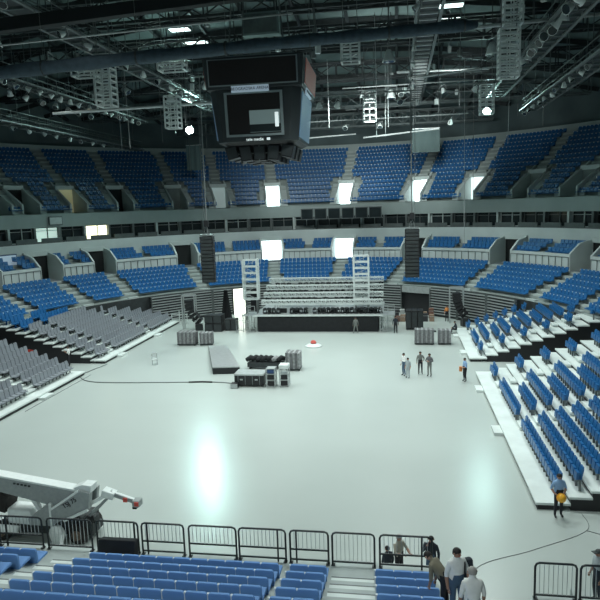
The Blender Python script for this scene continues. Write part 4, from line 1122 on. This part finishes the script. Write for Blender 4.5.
# ------------------------------------------------------------ boom lift at the near left
def lift():
    K = .9697; Y0 = 21.5 * K
    r = empty('boom_lift', (-13.2, Y0 + .9, 0)); tag(r, 'white articulated boom lift parked behind the near left guardrails', 'boom lift')
    o_ = Vector(r.location)
    def Q(x, z, dy=0): return Vector((x * K, Y0 + dy, H - (H - z) * K)) - o_
    def pl(poly, y0, y1, name, m, bevel=.02, parent=r):
        q = MB(); q.prism([Q(x, z, y0) for x, z in poly], (0, y1 - y0, 0)); return q.build(name, m, parent, bevel=bevel)
    M['liftgrey'] = mat('lift_side_paint', (.30, .33, .33), .5, noise=.08); M['liftwhite'] = mat('lift_white_paint', (.72, .77, .76), .4, noise=.05)
    M['tyre'] = mat('tyre_rubber', (.025, .023, .022), .85, noise=.3, nscale=5); M['hubc'] = mat('dusty_hub', (.16, .12, .09), .8, noise=.4)
    b = pl([(-19.5, 2.86), (-12.6, 1.86), (-12.7, 1.62), (-13.92, 1.19), (-16.06, 1.66), (-19.5, 2.35)], .10, .50, 'main_boom', 'liftgrey')
    pl([(-19.5, 2.90), (-12.6, 1.90), (-12.6, 1.82), (-19.5, 2.82)], .06, .54, 'boom_top_plate', 'liftwhite', .01)
    text_obj('ELEVATE', 'lettering', .17, Q(-15.2, 2.05, .235), (PI / 2, math.radians(8), 0), 'dsteel', b) if False else None
    for i in range(5):
        q = MB(); q.box(Q(-15.45 + .16 * i, 2.08 - .022 * i, .09), (.10, .02, .07)); q.build('worn_letter', 'dsteel', b)
    t = pl([(-13.88, 1.12), (-12.62, 1.96), (-12.14, 1.86), (-12.24, 1.15), (-13.35, .70), (-13.87, .41)], -.05, .22, 'turret_side', 'liftgrey')
    pl([(-13.88, 1.14), (-12.62, 1.98), (-12.60, 1.90), (-13.86, 1.06)], -.09, .3, 'turret_rim', 'liftwhite', .01)
    pl([(-13.88, 1.10), (-12.62, 1.92), (-12.14, 1.82), (-12.24, 1.15), (-13.35, .70), (-13.87, .41)], .60, .80, 'turret_side', 'liftgrey')
    text_obj('TSJ 75', 'lettering', .26, Q(-13.02, 1.42, -.07), (PI / 2, -math.radians(31), 0), 'black', t)
    pl([(-13.35, .72), (-12.28, 1.22), (-12.24, 1.12), (-13.30, .62)], -.12, 0, 'turret_brace', 'liftwhite', .01)
    pl([(-12.9, 2.0), (-12.5, 2.15), (-12.1, 2.12), (-12.15, 1.80), (-12.6, 1.88)], .05, .55, 'boom_knuckle', 'liftwhite')
    pl([(-14.95, .62), (-13.97, 1.32), (-13.88, 1.28), (-13.9, .35), (-14.9, .35)], .0, 1.0, 'engine_cover', 'liftgrey')
    pl([(-13.97, 1.34), (-13.86, 1.30), (-13.86, .35), (-13.97, .35)], -.04, 1.0, 'cover_edge', 'liftwhite', .01)
    q = MB(); q.bar(Q(-15.9, 1.55, .5), Q(-13.9, 1.05, .5), .12); q.build('lift_cylinder', 'hubc', r)
    q = MB(); q.bar(Q(-14.95, 1.40, .4), Q(-14.5, .65, .4), .16); q.build('strut', 'liftwhite', r)
    pl([(-16.6, 1.75), (-15.9, 1.4), (-16.1, .7), (-16.9, .9)], .2, 1.0, 'pivot_block', 'tyre')
    # chassis, wheels, outriggers
    pl([(-16.6, .15), (-12.3, .15), (-12.3, -.12), (-16.6, -.12)], .25, 1.15, 'chassis', 'dsteel')
    q = MB(); q.box(Q(-13.6, .32, .8), (1.9, 1.2, .35)); q.build('turntable', 'dsteel', r)
    for x in (-12.87, -16.2):
        for dy in (.15, 1.25):
            q = MB(); c = Q(x, -.01, dy); c.z = .40
            q.lathe(c, [(.30, -.17), (.38, -.15), (.40, -.05), (.40, .05), (.38, .15), (.30, .17)], 20, axis=Vector((0, 1, 0))); w_ = q.build('wheel', 'tyre', r, smooth=False)
            q = MB(); q.lathe(c + Vector((0, -.17, 0)), [(.20, 0), (.20, -.04), (.08, -.08)], 14, axis=Vector((0, 1, 0))); q.build('hub', 'hubc', w_)
    q = MB(); q.tube([Q(-16.9, .25, -.15), Q(-15.35, .2, -.15)], .17, 14); q.build('tank', 'liftwhite', r, smooth=True)
    pl([(-15.9, 1.0), (-14.9, .95), (-14.7, .3), (-15.9, .35)], .05, .8, 'hood', 'liftwhite', .08)
    q = MB(); q.lathe(Q(-13.62, .1, -.10), [(.12, -.1), (.34, -.06), (.36, .12), (.2, .2)], 14, axis=Vector((-.3, -1, .1))); q.build('winch_drum', 'liftwhite', r, smooth=False)
    q = MB(); q.lathe(Q(-13.70, .12, -.22), [(.10, -.03), (.16, 0)], 12, axis=Vector((-.3, -1, .1))); q.build('drum_hole', 'black', r)
    a0 = Q(-13.30, .14, -.25); a1 = Vector((-12.75 - o_.x, 19.95 - o_.y, .04)); q = MB(); q.bar(a0, a1, .13); q.build('outrigger_leg', 'liftwhite', r)
    q = MB(); q.box(a1 + Vector((0, 0, -.02)), (.35, .3, .04)); q.build('outrigger_pad', 'liftwhite', r)
    rr_ = random.Random(4)
    for i in range(9):
        q = MB(); x = -13.3 + .12 * i; q.tube([Q(x, .45, .1), Q(x + .1 + rr_.uniform(-.1, .1), .62 + rr_.uniform(-.08, .14), rr_.uniform(0, .4)), Q(x + .25, .42, .3)], .035, 6); q.build('hydraulic_hose', 'black', r, smooth=True)
    q = MB(); q.box(Q(-12.55, .38, .5), (.55, .6, .42)); q.build('valve_block', 'dsteel', r, bevel=.03)
    # linkage and jib
    q = MB(); q.bar(Q(-12.3, 1.25, .35), Q(-11.45, 1.72, .5), .12); q.build('upper_link', 'liftwhite', r)
    q = MB(); q.bar(Q(-12.5, .62, .5), Q(-11.75, 1.35, .5), .12); q.build('lower_link', 'liftgrey', r)
    q = MB(); q.bar(Q(-12.3, .9, .35), Q(-11.5, 1.55, .5), .07); q.build('levelling_rod', 'liftgrey', r)
    q = MB(); q.box(Q(-11.6, 1.62, .5), (.5, .4, .28), mtx=Matrix.Rotation(.3, 3, 'Y')); q.build('jib_knuckle', 'liftwhite', r, bevel=.03)
    q = MB(); q.bar(Q(-11.5, 1.62, .5), Q(-10.45, 1.38, .4), .17, .14); q.build('jib', 'liftgrey', r)
    q = MB(); q.bar(Q(-11.5, 1.71, .5), Q(-10.5, 1.47, .4), .13, .03); q.build('jib_top_plate', 'liftwhite', r)
    q = MB(); q.box(Q(-10.85, 1.45, .33), (.16, .06, .16)); q.build('red_marking', 'red', r)
    q = MB(); q.box(Q(-10.38, 1.34, .4), (.3, .36, .26)); e = q.build('jib_end', 'liftgrey', r, bevel=.03); q = MB(); q.box(Q(-10.33, 1.36, .20), (.16, .05, .16)); q.build('red_marking', 'red', r)
    q = MB(); q.box(Q(-10.45, 1.18, .4), (.16, .3, .12)); q.build('end_bracket', 'tyre', r)
lift()
# ------------------------------------------------------------ people
for nme, c, rg in (('skin_tone', (.36, .20, .14), .6), ('hair_dark', (.018, .014, .012), .7), ('hair_grey', (.34, .33, .31), .7), ('shoe_dark', (.02, .018, .018), .5),
               ('shirt_white', (.80, .81, .79), .8), ('shirt_beige', (.40, .37, .30), .8), ('shirt_blue', (.26, .42, .66), .8), ('shirt_dark', (.022, .030, .042), .8), ('shirt_grey', (.17, .18, .17), .8),
               ('shirt_olive', (.20, .18, .13), .8), ('jeans', (.07, .12, .19), .8), ('trousers_dark', (.014, .015, .02), .8), ('trousers_pale', (.40, .44, .46), .8), ('hat_yellow', (.85, .42, .03), .35),
               ('cap_dark', (.05, .06, .06), .7), ('jacket_mix', (.12, .12, .13), .8), ('orange_cloth', (.6, .22, .06), .7)):
    M[nme] = mat(nme, c, rg, noise=.08, nscale=6)

def base_pose():
    return dict(pelvis=(0, 0, .95), spine=(0, -.01, 1.12), chest=(0, 0, 1.31), neck=(0, 0, 1.49), head=(0, .02, 1.60), crown=(0, .015, 1.69),
                ls=(-.18, 0, 1.41), le=(-.25, -.02, 1.14), lw=(-.26, .06, .90), lh=(-.26, .10, .82),
                rs=(.18, 0, 1.41), re=(.25, -.02, 1.14), rw=(.26, .06, .90), rh=(.26, .10, .82),
                lp=(-.09, 0, .90), lk=(-.11, .03, .50), la=(-.12, -.02, .09), lt=(-.14, .14, .04),
                rp=(.09, 0, .90), rk=(.11, .03, .50), ra=(.12, -.02, .09), rt=(.14, .14, .04))
BONES = [('pelvis', 'spine', 'b'), ('spine', 'chest', 't'), ('chest', 'neck', 't'), ('neck', 'head', 's'), ('head', 'crown', 's'),
         ('chest', 'ls', 't'), ('ls', 'le', 't'), ('le', 'lw', 'f'), ('lw', 'lh', 's'), ('chest', 'rs', 't'), ('rs', 're', 't'), ('re', 'rw', 'f'), ('rw', 'rh', 's'),
         ('pelvis', 'lp', 'b'), ('lp', 'lk', 'b'), ('lk', 'la', 'b'), ('la', 'lt', 'o'), ('pelvis', 'rp', 'b'), ('rp', 'rk', 'b'), ('rk', 'ra', 'b'), ('ra', 'rt', 'o')]
RAD = dict(pelvis=.135, spine=.13, chest=.145, neck=.062, head=.088, crown=.078, ls=.072, le=.052, lw=.036, lh=.036, rs=.072, re=.052, rw=.036, rh=.036,
           lp=.10, lk=.068, la=.048, lt=.042, rp=.10, rk=.068, ra=.048, rt=.042)
def person(label, loc, rz, top, bottom, hair='hair_dark', shoe='shoe_dark', sleeves='short', pose=None, lean=0.0, scale=1.0, bald=False, turn=0.0, girth=1.0, skin='skin_tone', hooks=None):
    P_ = base_pose(); P_.update(pose or {})
    P_ = {k: Vector(v) for k, v in P_.items()}
    if lean:
        R = Matrix.Rotation(-lean, 3, 'X'); c = P_['pelvis'].copy()
        for k in ('spine', 'chest', 'neck', 'head', 'crown', 'ls', 'le', 'lw', 'lh', 'rs', 're', 'rw', 'rh'): P_[k] = c + R @ (P_[k] - c)
    names = list(P_); idx = {k: i for i, k in enumerate(names)}
    me = bpy.data.meshes.new('body'); me.from_pydata([P_[k] for k in names], [(idx[a], idx[b]) for a, b, _ in BONES], [])
    o = bpy.data.objects.new('body', me); C.objects.link(o)
    sk = o.modifiers.new('skin', 'SKIN'); o.modifiers.new('sub', 'SUBSURF').levels = 1
    for k in names:
        v = me.skin_vertices[0].data[idx[k]]; rr = RAD[k] * (girth if k in ('pelvis', 'spine', 'chest') else 1); v.radius = (rr * (1.18 if k in ('chest', 'spine', 'pelvis') else 1), rr)
        v.use_root = k == 'pelvis'
    bpy.context.view_layer.update()
    em = bpy.data.meshes.new_from_object(o.evaluated_get(bpy.context.evaluated_depsgraph_get()))
    bpy.data.objects.remove(o)
    mats = {'s': skin, 't': top, 'b': bottom, 'f': top if sleeves == 'long' else skin, 'o': shoe}; order = list(mats)
    em.materials.clear()
    for k in order: em.materials.append(M[mats[k]])
    segs = [(P_[a], P_[b], t, (RAD[a] + RAD[b]) / 2 * (girth if t in 'tb' and a in ('spine', 'chest', 'pelvis') else 1)) for a, b, t in BONES]
    for p in em.polygons:
        c = p.center; best = (99, 's')
        for a, b, t, ra_ in segs:
            d = b - a; f = max(0, min(1, (c - a).dot(d) / d.length_squared)); q = (c - (a + d * f)).length / ra_
            if q < best[0]: best = (q, t)
        p.material_index = order.index(best[1]); p.use_smooth = True
    body = empty('person', loc, rz); tag(body, label, 'person'); body.scale = (scale,) * 3
    bo = bpy.data.objects.new('body', em); C.objects.link(bo); bo.parent = body
    # head details
    h0, h1 = P_['head'], P_['crown']; ax = (h1 - P_['neck']).normalized(); Rz = Matrix.Rotation(turn, 3, 'Z')
    f = Rz @ Vector((0, 1, 0)); f = (f - ax * f.dot(ax)).normalized(); s = f.cross(ax).normalized(); hc = h0 + ax * .03
    m = MB(); m.prism([hc + f * .085 + ax * .03, hc + f * .115 - ax * .015, hc + f * .085 - ax * .025], s * .025); m.v = [tuple(Vector(v) - s * .0125) for v in m.v]; m.build('nose', skin, bo)
    for e in (-1, 1):
        m = MB(); m.lathe(hc + s * e * .034 + f * .083 + ax * .028, [(.004, -.006), (.012, 0), (.004, .008)], 8, axis=f); m.build('eye', 'hair_dark', bo)
        m = MB(); m.lathe(hc + s * e * .090 + ax * .005, [(.008, -.03), (.022, -.01), (.024, .015), (.01, .03)], 8, axis=ax); m.build('ear', skin, bo, smooth=True)
    m = MB(); m.box(hc + f * .082 - ax * .045, (.045, .012, .010), mtx=Matrix((s, f, ax)).transposed()); m.build('mouth', 'red', bo)
    if not bald:
        m = MB(); n = 12; vs = []
        for j in range(6):
            th = .5 * PI * j / 5
            for i in range(n):
                a = 2 * PI * i / n; d = (s * math.cos(a) + f * math.sin(a)); rad = .098 * math.cos(th) + .002; z = .100 * math.sin(th) - (.045 if math.sin(a) < .3 and j == 0 else 0) + (.02 if math.sin(a) > .5 and j == 0 else 0)
                vs.append(hc + ax * (z + .02) + d * rad - f * .008)
        fs = [(j * n + i, j * n + (i + 1) % n, (j + 1) * n + (i + 1) % n, (j + 1) * n + i) for j in range(5) for i in range(n)]
        m.add(vs, fs); m.build('hair', hair, bo, smooth=True)
    # hands: palm is the skinned end, five fingers
    for w_, h_, sg in (('lw', 'lh', -1), ('rw', 'rh', 1)):
        d = (P_[h_] - P_[w_]).normalized(); sd = Vector((0, 1, 0)) - d * d.y
        if sd.length < .2: sd = Vector((1, 0, 0)) - d * d.x
        sd.normalize(); cr = d.cross(sd)
        for q in range(4):
            L = (.075, .085, .08, .062)[q]; b0 = P_[h_] + sd * (.028 - .018 * q) + d * .012; b1 = b0 + d * L * .55; b2 = b1 + d * L * .35 + cr * sg * -.02
            m = MB(); m.tube([b0, b1, b2], [.010, .009, .007], 6); m.build('finger', skin, bo, smooth=True)
        m = MB(); b0 = P_[w_].lerp(P_[h_], .6) + sd * .025; m.tube([b0, b0 + sd * .03 + d * .03, b0 + sd * .035 + d * .065], [.012, .011, .008], 6); m.build('thumb', skin, bo, smooth=True)
    return body, bo, P_
FRONT = 0
# near group by the end of the near stand
rr_up = dict(re=(.27, .12, 1.18), rw=(.10, .24, 1.45), rh=(.06, .20, 1.54))
b, bo, P_ = person('person in white short-sleeved shirt and jeans with a black backpack on one shoulder', (1.30, 14.05, 2.82), PI + .45, 'shirt_white', 'jeans', hair='hair_dark', scale=1.06, girth=1.12, turn=.3,
       pose=dict(le=(-.27, .03, 1.14), lw=(-.24, .16, .95), lh=(-.20, .22, .91)))
r = empty('backpack', (1.58, 14.31, 3.98), .5); tag(r, 'black backpack hanging off the shoulder of the person in jeans', 'backpack')
MB().box((0, 0, .05), (.30, .20, .46), taper=.8).build('bag_body', 'shirt_dark', r, bevel=.05); MB().box((0, .11, -.05), (.22, .06, .24)).build('pocket', 'shirt_dark', r, bevel=.02)
q = MB(); q.tube([(-.1, 0, .26), (-.16, -.10, .34), (-.22, -.22, .30), (-.22, -.22, .05)], .02, 6); q.build('strap', 'black', r)
person('grey-haired person in white shirt seen from behind at the near stand end', (1.52, 12.75, 3.2), .2, 'shirt_white', 'trousers_pale', hair='hair_grey', girth=1.15, bald=False, scale=1.02)
person('person in olive shirt bending forward beside the right end of the blue seats', (1.10, 14.75, 2.44), 1.1, 'shirt_olive', 'trousers_dark', lean=.75, hair='hair_dark', girth=1.1,
       pose=dict(le=(-.25, .2, 1.15), lw=(-.2, .38, 1.05), lh=(-.18, .44, 1.0), re=(.25, .2, 1.15), rw=(.2, .38, 1.05), rh=(.18, .44, 1.0)))
person('person in dark jacket holding one hand to the face behind the last guardrail', (1.0, 19.75, 0), PI - .3, 'shirt_dark', 'jeans', sleeves='long', girth=1.12, pose=rr_up, hair='hair_dark', turn=.2)
person('grey-haired person in beige shirt pointing behind the guardrail', (-.08, 19.75, 0), PI + .9, 'shirt_beige', 'trousers_dark', hair='hair_grey', girth=1.08,
       pose=dict(re=(.30, .12, 1.20), rw=(.22, .36, 1.22), rh=(.18, .44, 1.24), le=(-.28, .12, 1.18), lw=(-.18, .32, 1.1), lh=(-.14, .4, 1.1)))
person('shorter dark-haired person in dark clothes left of the one in beige', (-.45, 19.45, 0), .6, 'shirt_dark', 'trousers_dark', sleeves='long', scale=.84, skin='skin_tone')
b, bo, P_ = person('person in dark cap and pale shirt behind the right near guardrail', (5.62, 18.5, .0), PI / 2 + .3, 'trousers_pale', 'shirt_dark', hair='cap_dark', scale=1.0)
# the capped one stands on a step outside the rail
q = MB(); q.box((0, .14, 1.665), (.15, .12, .02)); q.build('cap_peak', 'cap_dark', bo)
b.location = (5.85, 18.35, .62)
o = MB().box((0, 0, .31), (1.3, 1.3, .62)).build('low_platform', 'step', bevel=.01); o.location = (5.9, 18.35, 0); tag(o, 'low grey platform outside the right near guardrail', 'platform')
# hard hat carrier at the right stand
b, bo, P_ = person('person in light blue shirt carrying a yellow hard hat by the right stand', (6.30, 24.85, 0), PI + .2, 'shirt_blue', 'trousers_dark', scale=1.06, girth=1.05,
       pose=dict(re=(.28, -.06, 1.16), rw=(.22, .12, 1.02), rh=(.14, .18, .98), le=(-.27, .02, 1.15), lw=(-.12, .2, 1.05), lh=(-.05, .24, 1.02)))
r = empty('hard_hat', (6.32, 24.50, .98)); tag(r, 'yellow hard hat held at the waist of the person in light blue', 'hard hat')
M['hat_yellow'].node_tree.nodes['Principled BSDF'].inputs['Roughness'].default_value = .3
ax_ = Vector((0, -1, .35)).normalized()
MB().lathe((0, 0, 0), [(.16, 0), (.155, .05), (.13, .10), (.08, .145), (.02, .16)], 16, axis=ax_).build('shell', 'hat_yellow', r, smooth=True)
MB().lathe((0, 0, 0), [(.19, -.01), (.19, .005)], 16, axis=ax_).build('brim', 'hat_yellow', r)
# group in the middle of the floor
person('person in white shirt and blue jeans in the group on the floor', (.33, 45.7, 0), 2.2, 'shirt_white', 'jeans', sleeves='long', pose=dict(le=(-.26, .1, 1.15), lw=(-.12, .25, 1.2), lh=(-.06, .28, 1.2)))
person('smaller person in pale blue beside the white-shirted one', (.62, 45.1, 0), 2.5, 'trousers_pale', 'trousers_pale', sleeves='short', scale=.88)
person('person in open grey jacket and dark trousers, third of the floor group', (1.55, 46.2, 0), PI, 'shirt_grey', 'trousers_dark', sleeves='long', pose=dict(le=(-.3, -.05, 1.16), lw=(-.2, .12, 1.06), lh=(-.14, .15, 1.04)))
person('person in dark top with folded arms at the right of the floor group', (2.2, 45.6, 0), PI - .5, 'jacket_mix', 'shirt_grey', sleeves='long', pose=dict(le=(-.3, .04, 1.16), lw=(-.05, .22, 1.2), lh=(.05, .22, 1.2), re=(.3, .04, 1.16), rw=(.05, .24, 1.16), rh=(-.05, .24, 1.16)))
b, bo, P_ = person('person in light blue shirt standing alone with an orange bag on the floor', (4.62, 44.3, 0), 2.0, 'shirt_blue', 'trousers_dark', pose=dict(le=(-.27, .08, 1.15), lw=(-.2, .28, 1.08), lh=(-.16, .35, 1.06)))
o = MB().box((0, 0, 0), (.22, .3, .34), taper=.8).build('orange_bag', 'orange_cloth', bevel=.03); o.location = (4.30, 44.15, .98); tag(o, 'orange bag held by the person standing alone by the right stand', 'bag')
person('person in grey clothes standing before the black stage skirt', (-4.3, 61.1, 0), .2, 'shirt_grey', 'shirt_grey', sleeves='long', scale=.95, pose=dict(la=(-.22, -.02, .09), lk=(-.16, .03, .5), lt=(-.26, .14, .04), ra=(.22, -.02, .09), rk=(.16, .03, .5), rt=(.26, .14, .04)))
person('person in dark clothes on the floor at the right end of the stage', (-.35, 61.2, 0), PI, 'shirt_dark', 'trousers_dark', sleeves='long')
person('person in white shirt and dark trousers at the mouth of the left gangway', (-27.7, 47.6, 0), 1.9, 'shirt_white', 'trousers_dark', pose=dict(le=(-.3, .05, 1.2), lw=(-.1, .25, 1.3), lh=(-.02, .28, 1.32)))
person('person in ochre top standing under the leaning right array', (5.1, 67.4, 0), 2.8, 'orange_cloth', 'trousers_dark', scale=1.0)
person('person in dark top sitting on the end step of the far right stand', (5.45, 61.3, -.12), PI / 2, 'shirt_dark', 'trousers_dark', sleeves='long',
       pose=dict(pelvis=(0, -.1, .52), spine=(0, -.1, .70), chest=(0, -.04, .90), neck=(0, .02, 1.06), head=(0, .06, 1.17), crown=(0, .07, 1.26), ls=(-.18, -.02, .99), le=(-.24, .08, .76), lw=(-.16, .3, .64), lh=(-.13, .36, .62),
                 rs=(.18, -.02, .99), re=(.24, .08, .76), rw=(.16, .3, .64), rh=(.13, .36, .62), lp=(-.09, -.06, .50), lk=(-.12, .34, .52), la=(-.13, .36, .21), lt=(-.14, .50, .16), rp=(.09, -.06, .50), rk=(.12, .34, .52), ra=(.13, .36, .21), rt=(.14, .50, .16)))
# ------------------------------------------------------------ light
def spot(name, loc, target, power, size=1.2, angle=100, col=(.90, 1, .97), blend=.6):
    l = bpy.data.lights.new(name, 'SPOT'); l.energy = power; l.shadow_soft_size = size; l.spot_size = math.radians(angle); l.spot_blend = blend; l.color = col
    o = bpy.data.objects.new(name, l); C.objects.link(o); o.location = loc
    o.rotation_euler = (Vector(target) - Vector(loc)).to_track_quat('-Z', 'Y').to_euler(); return o
for x, y, e in ((-25.3, 24, .35), (-25.3, 38, 1), (-25.5, 45, 1), (-22.5, 62, .7), (-14.3, 24, .35), (-13.6, 27, .5), (-12.6, 50, 1.1), (-13.5, 67, 1.1), (-.6, 22, .5), (-1.2, 32.5, 1), (-.6, 50, 1.1), (-.6, 67, 1.1), (6.5, 33, .9), (7.0, 50, .9)):
    flood_at((x, y, 23.9), (0, 0, .3 * x), 'large arena floodlight facing straight down over the floor', 'downward arena floodlights', 1.8)
    o = C.objects[-1] if False else None
    spot('flood', (x, y, 23.2), (x, y, 0), 6500 * e, 1.4, 125)
# the rod each of them hangs on
for x, y in ((-25.3, 24), (-25.3, 38), (-25.5, 45), (-22.5, 62), (-14.3, 24), (-13.6, 27), (-12.6, 50), (-13.5, 67), (-.6, 22), (-1.2, 32.5), (-.6, 50), (-.6, 67), (6.5, 33), (7.0, 50)):
    q = MB(); q.bar((x, y, 24.9), (x, y, roof_z(x, y) - .1), .07); tag(q.build('suspension_rod', 'dsteel'), 'thin rod holding a large downward floodlight under the roof', 'rod', 'suspension rods of the downward floodlights')
for x, y, tx, ty, tz, e in ((-7, 66, -12, 92, 15.5, 9000), (3, 66, 3, 92, 15.5, 8500), (-17, 66, -22, 88, 15, 2200)):
    spot('deck_flood', (x, y, 23), (tx, ty, tz), e, 1.0, 55, blend=.9)
spot('seat_back_fill', (-6, -3, 17), (-5, 15, 2), 5200, 2, 75)  # unseen fill behind the camera, added to lighten the rear of the near seats
spot('roof_fill', (-2, 60, 20.5), (0, 80, 31), 7000, 1.5, 95)  # uplight without a fixture, added to brighten the far roof deck
spot('end_wall_fill', (-2, 72, 21), (-2, 99, 24), 1800, 1.0, 70)  # added fill with no lamp of its own, lifts the end wall
w = bpy.data.worlds.new('world'); bpy.context.scene.world = w; w.use_nodes = True
w.node_tree.nodes['Background'].inputs[0].default_value = (.30, .40, .42, 1)
w.node_tree.nodes['Background'].inputs[1].default_value = .25
vs = bpy.context.scene.view_settings
vs.view_transform = 'Standard'; vs.look = 'None'; vs.gamma = 1; vs.exposure = 0; vs.use_curve_mapping = False
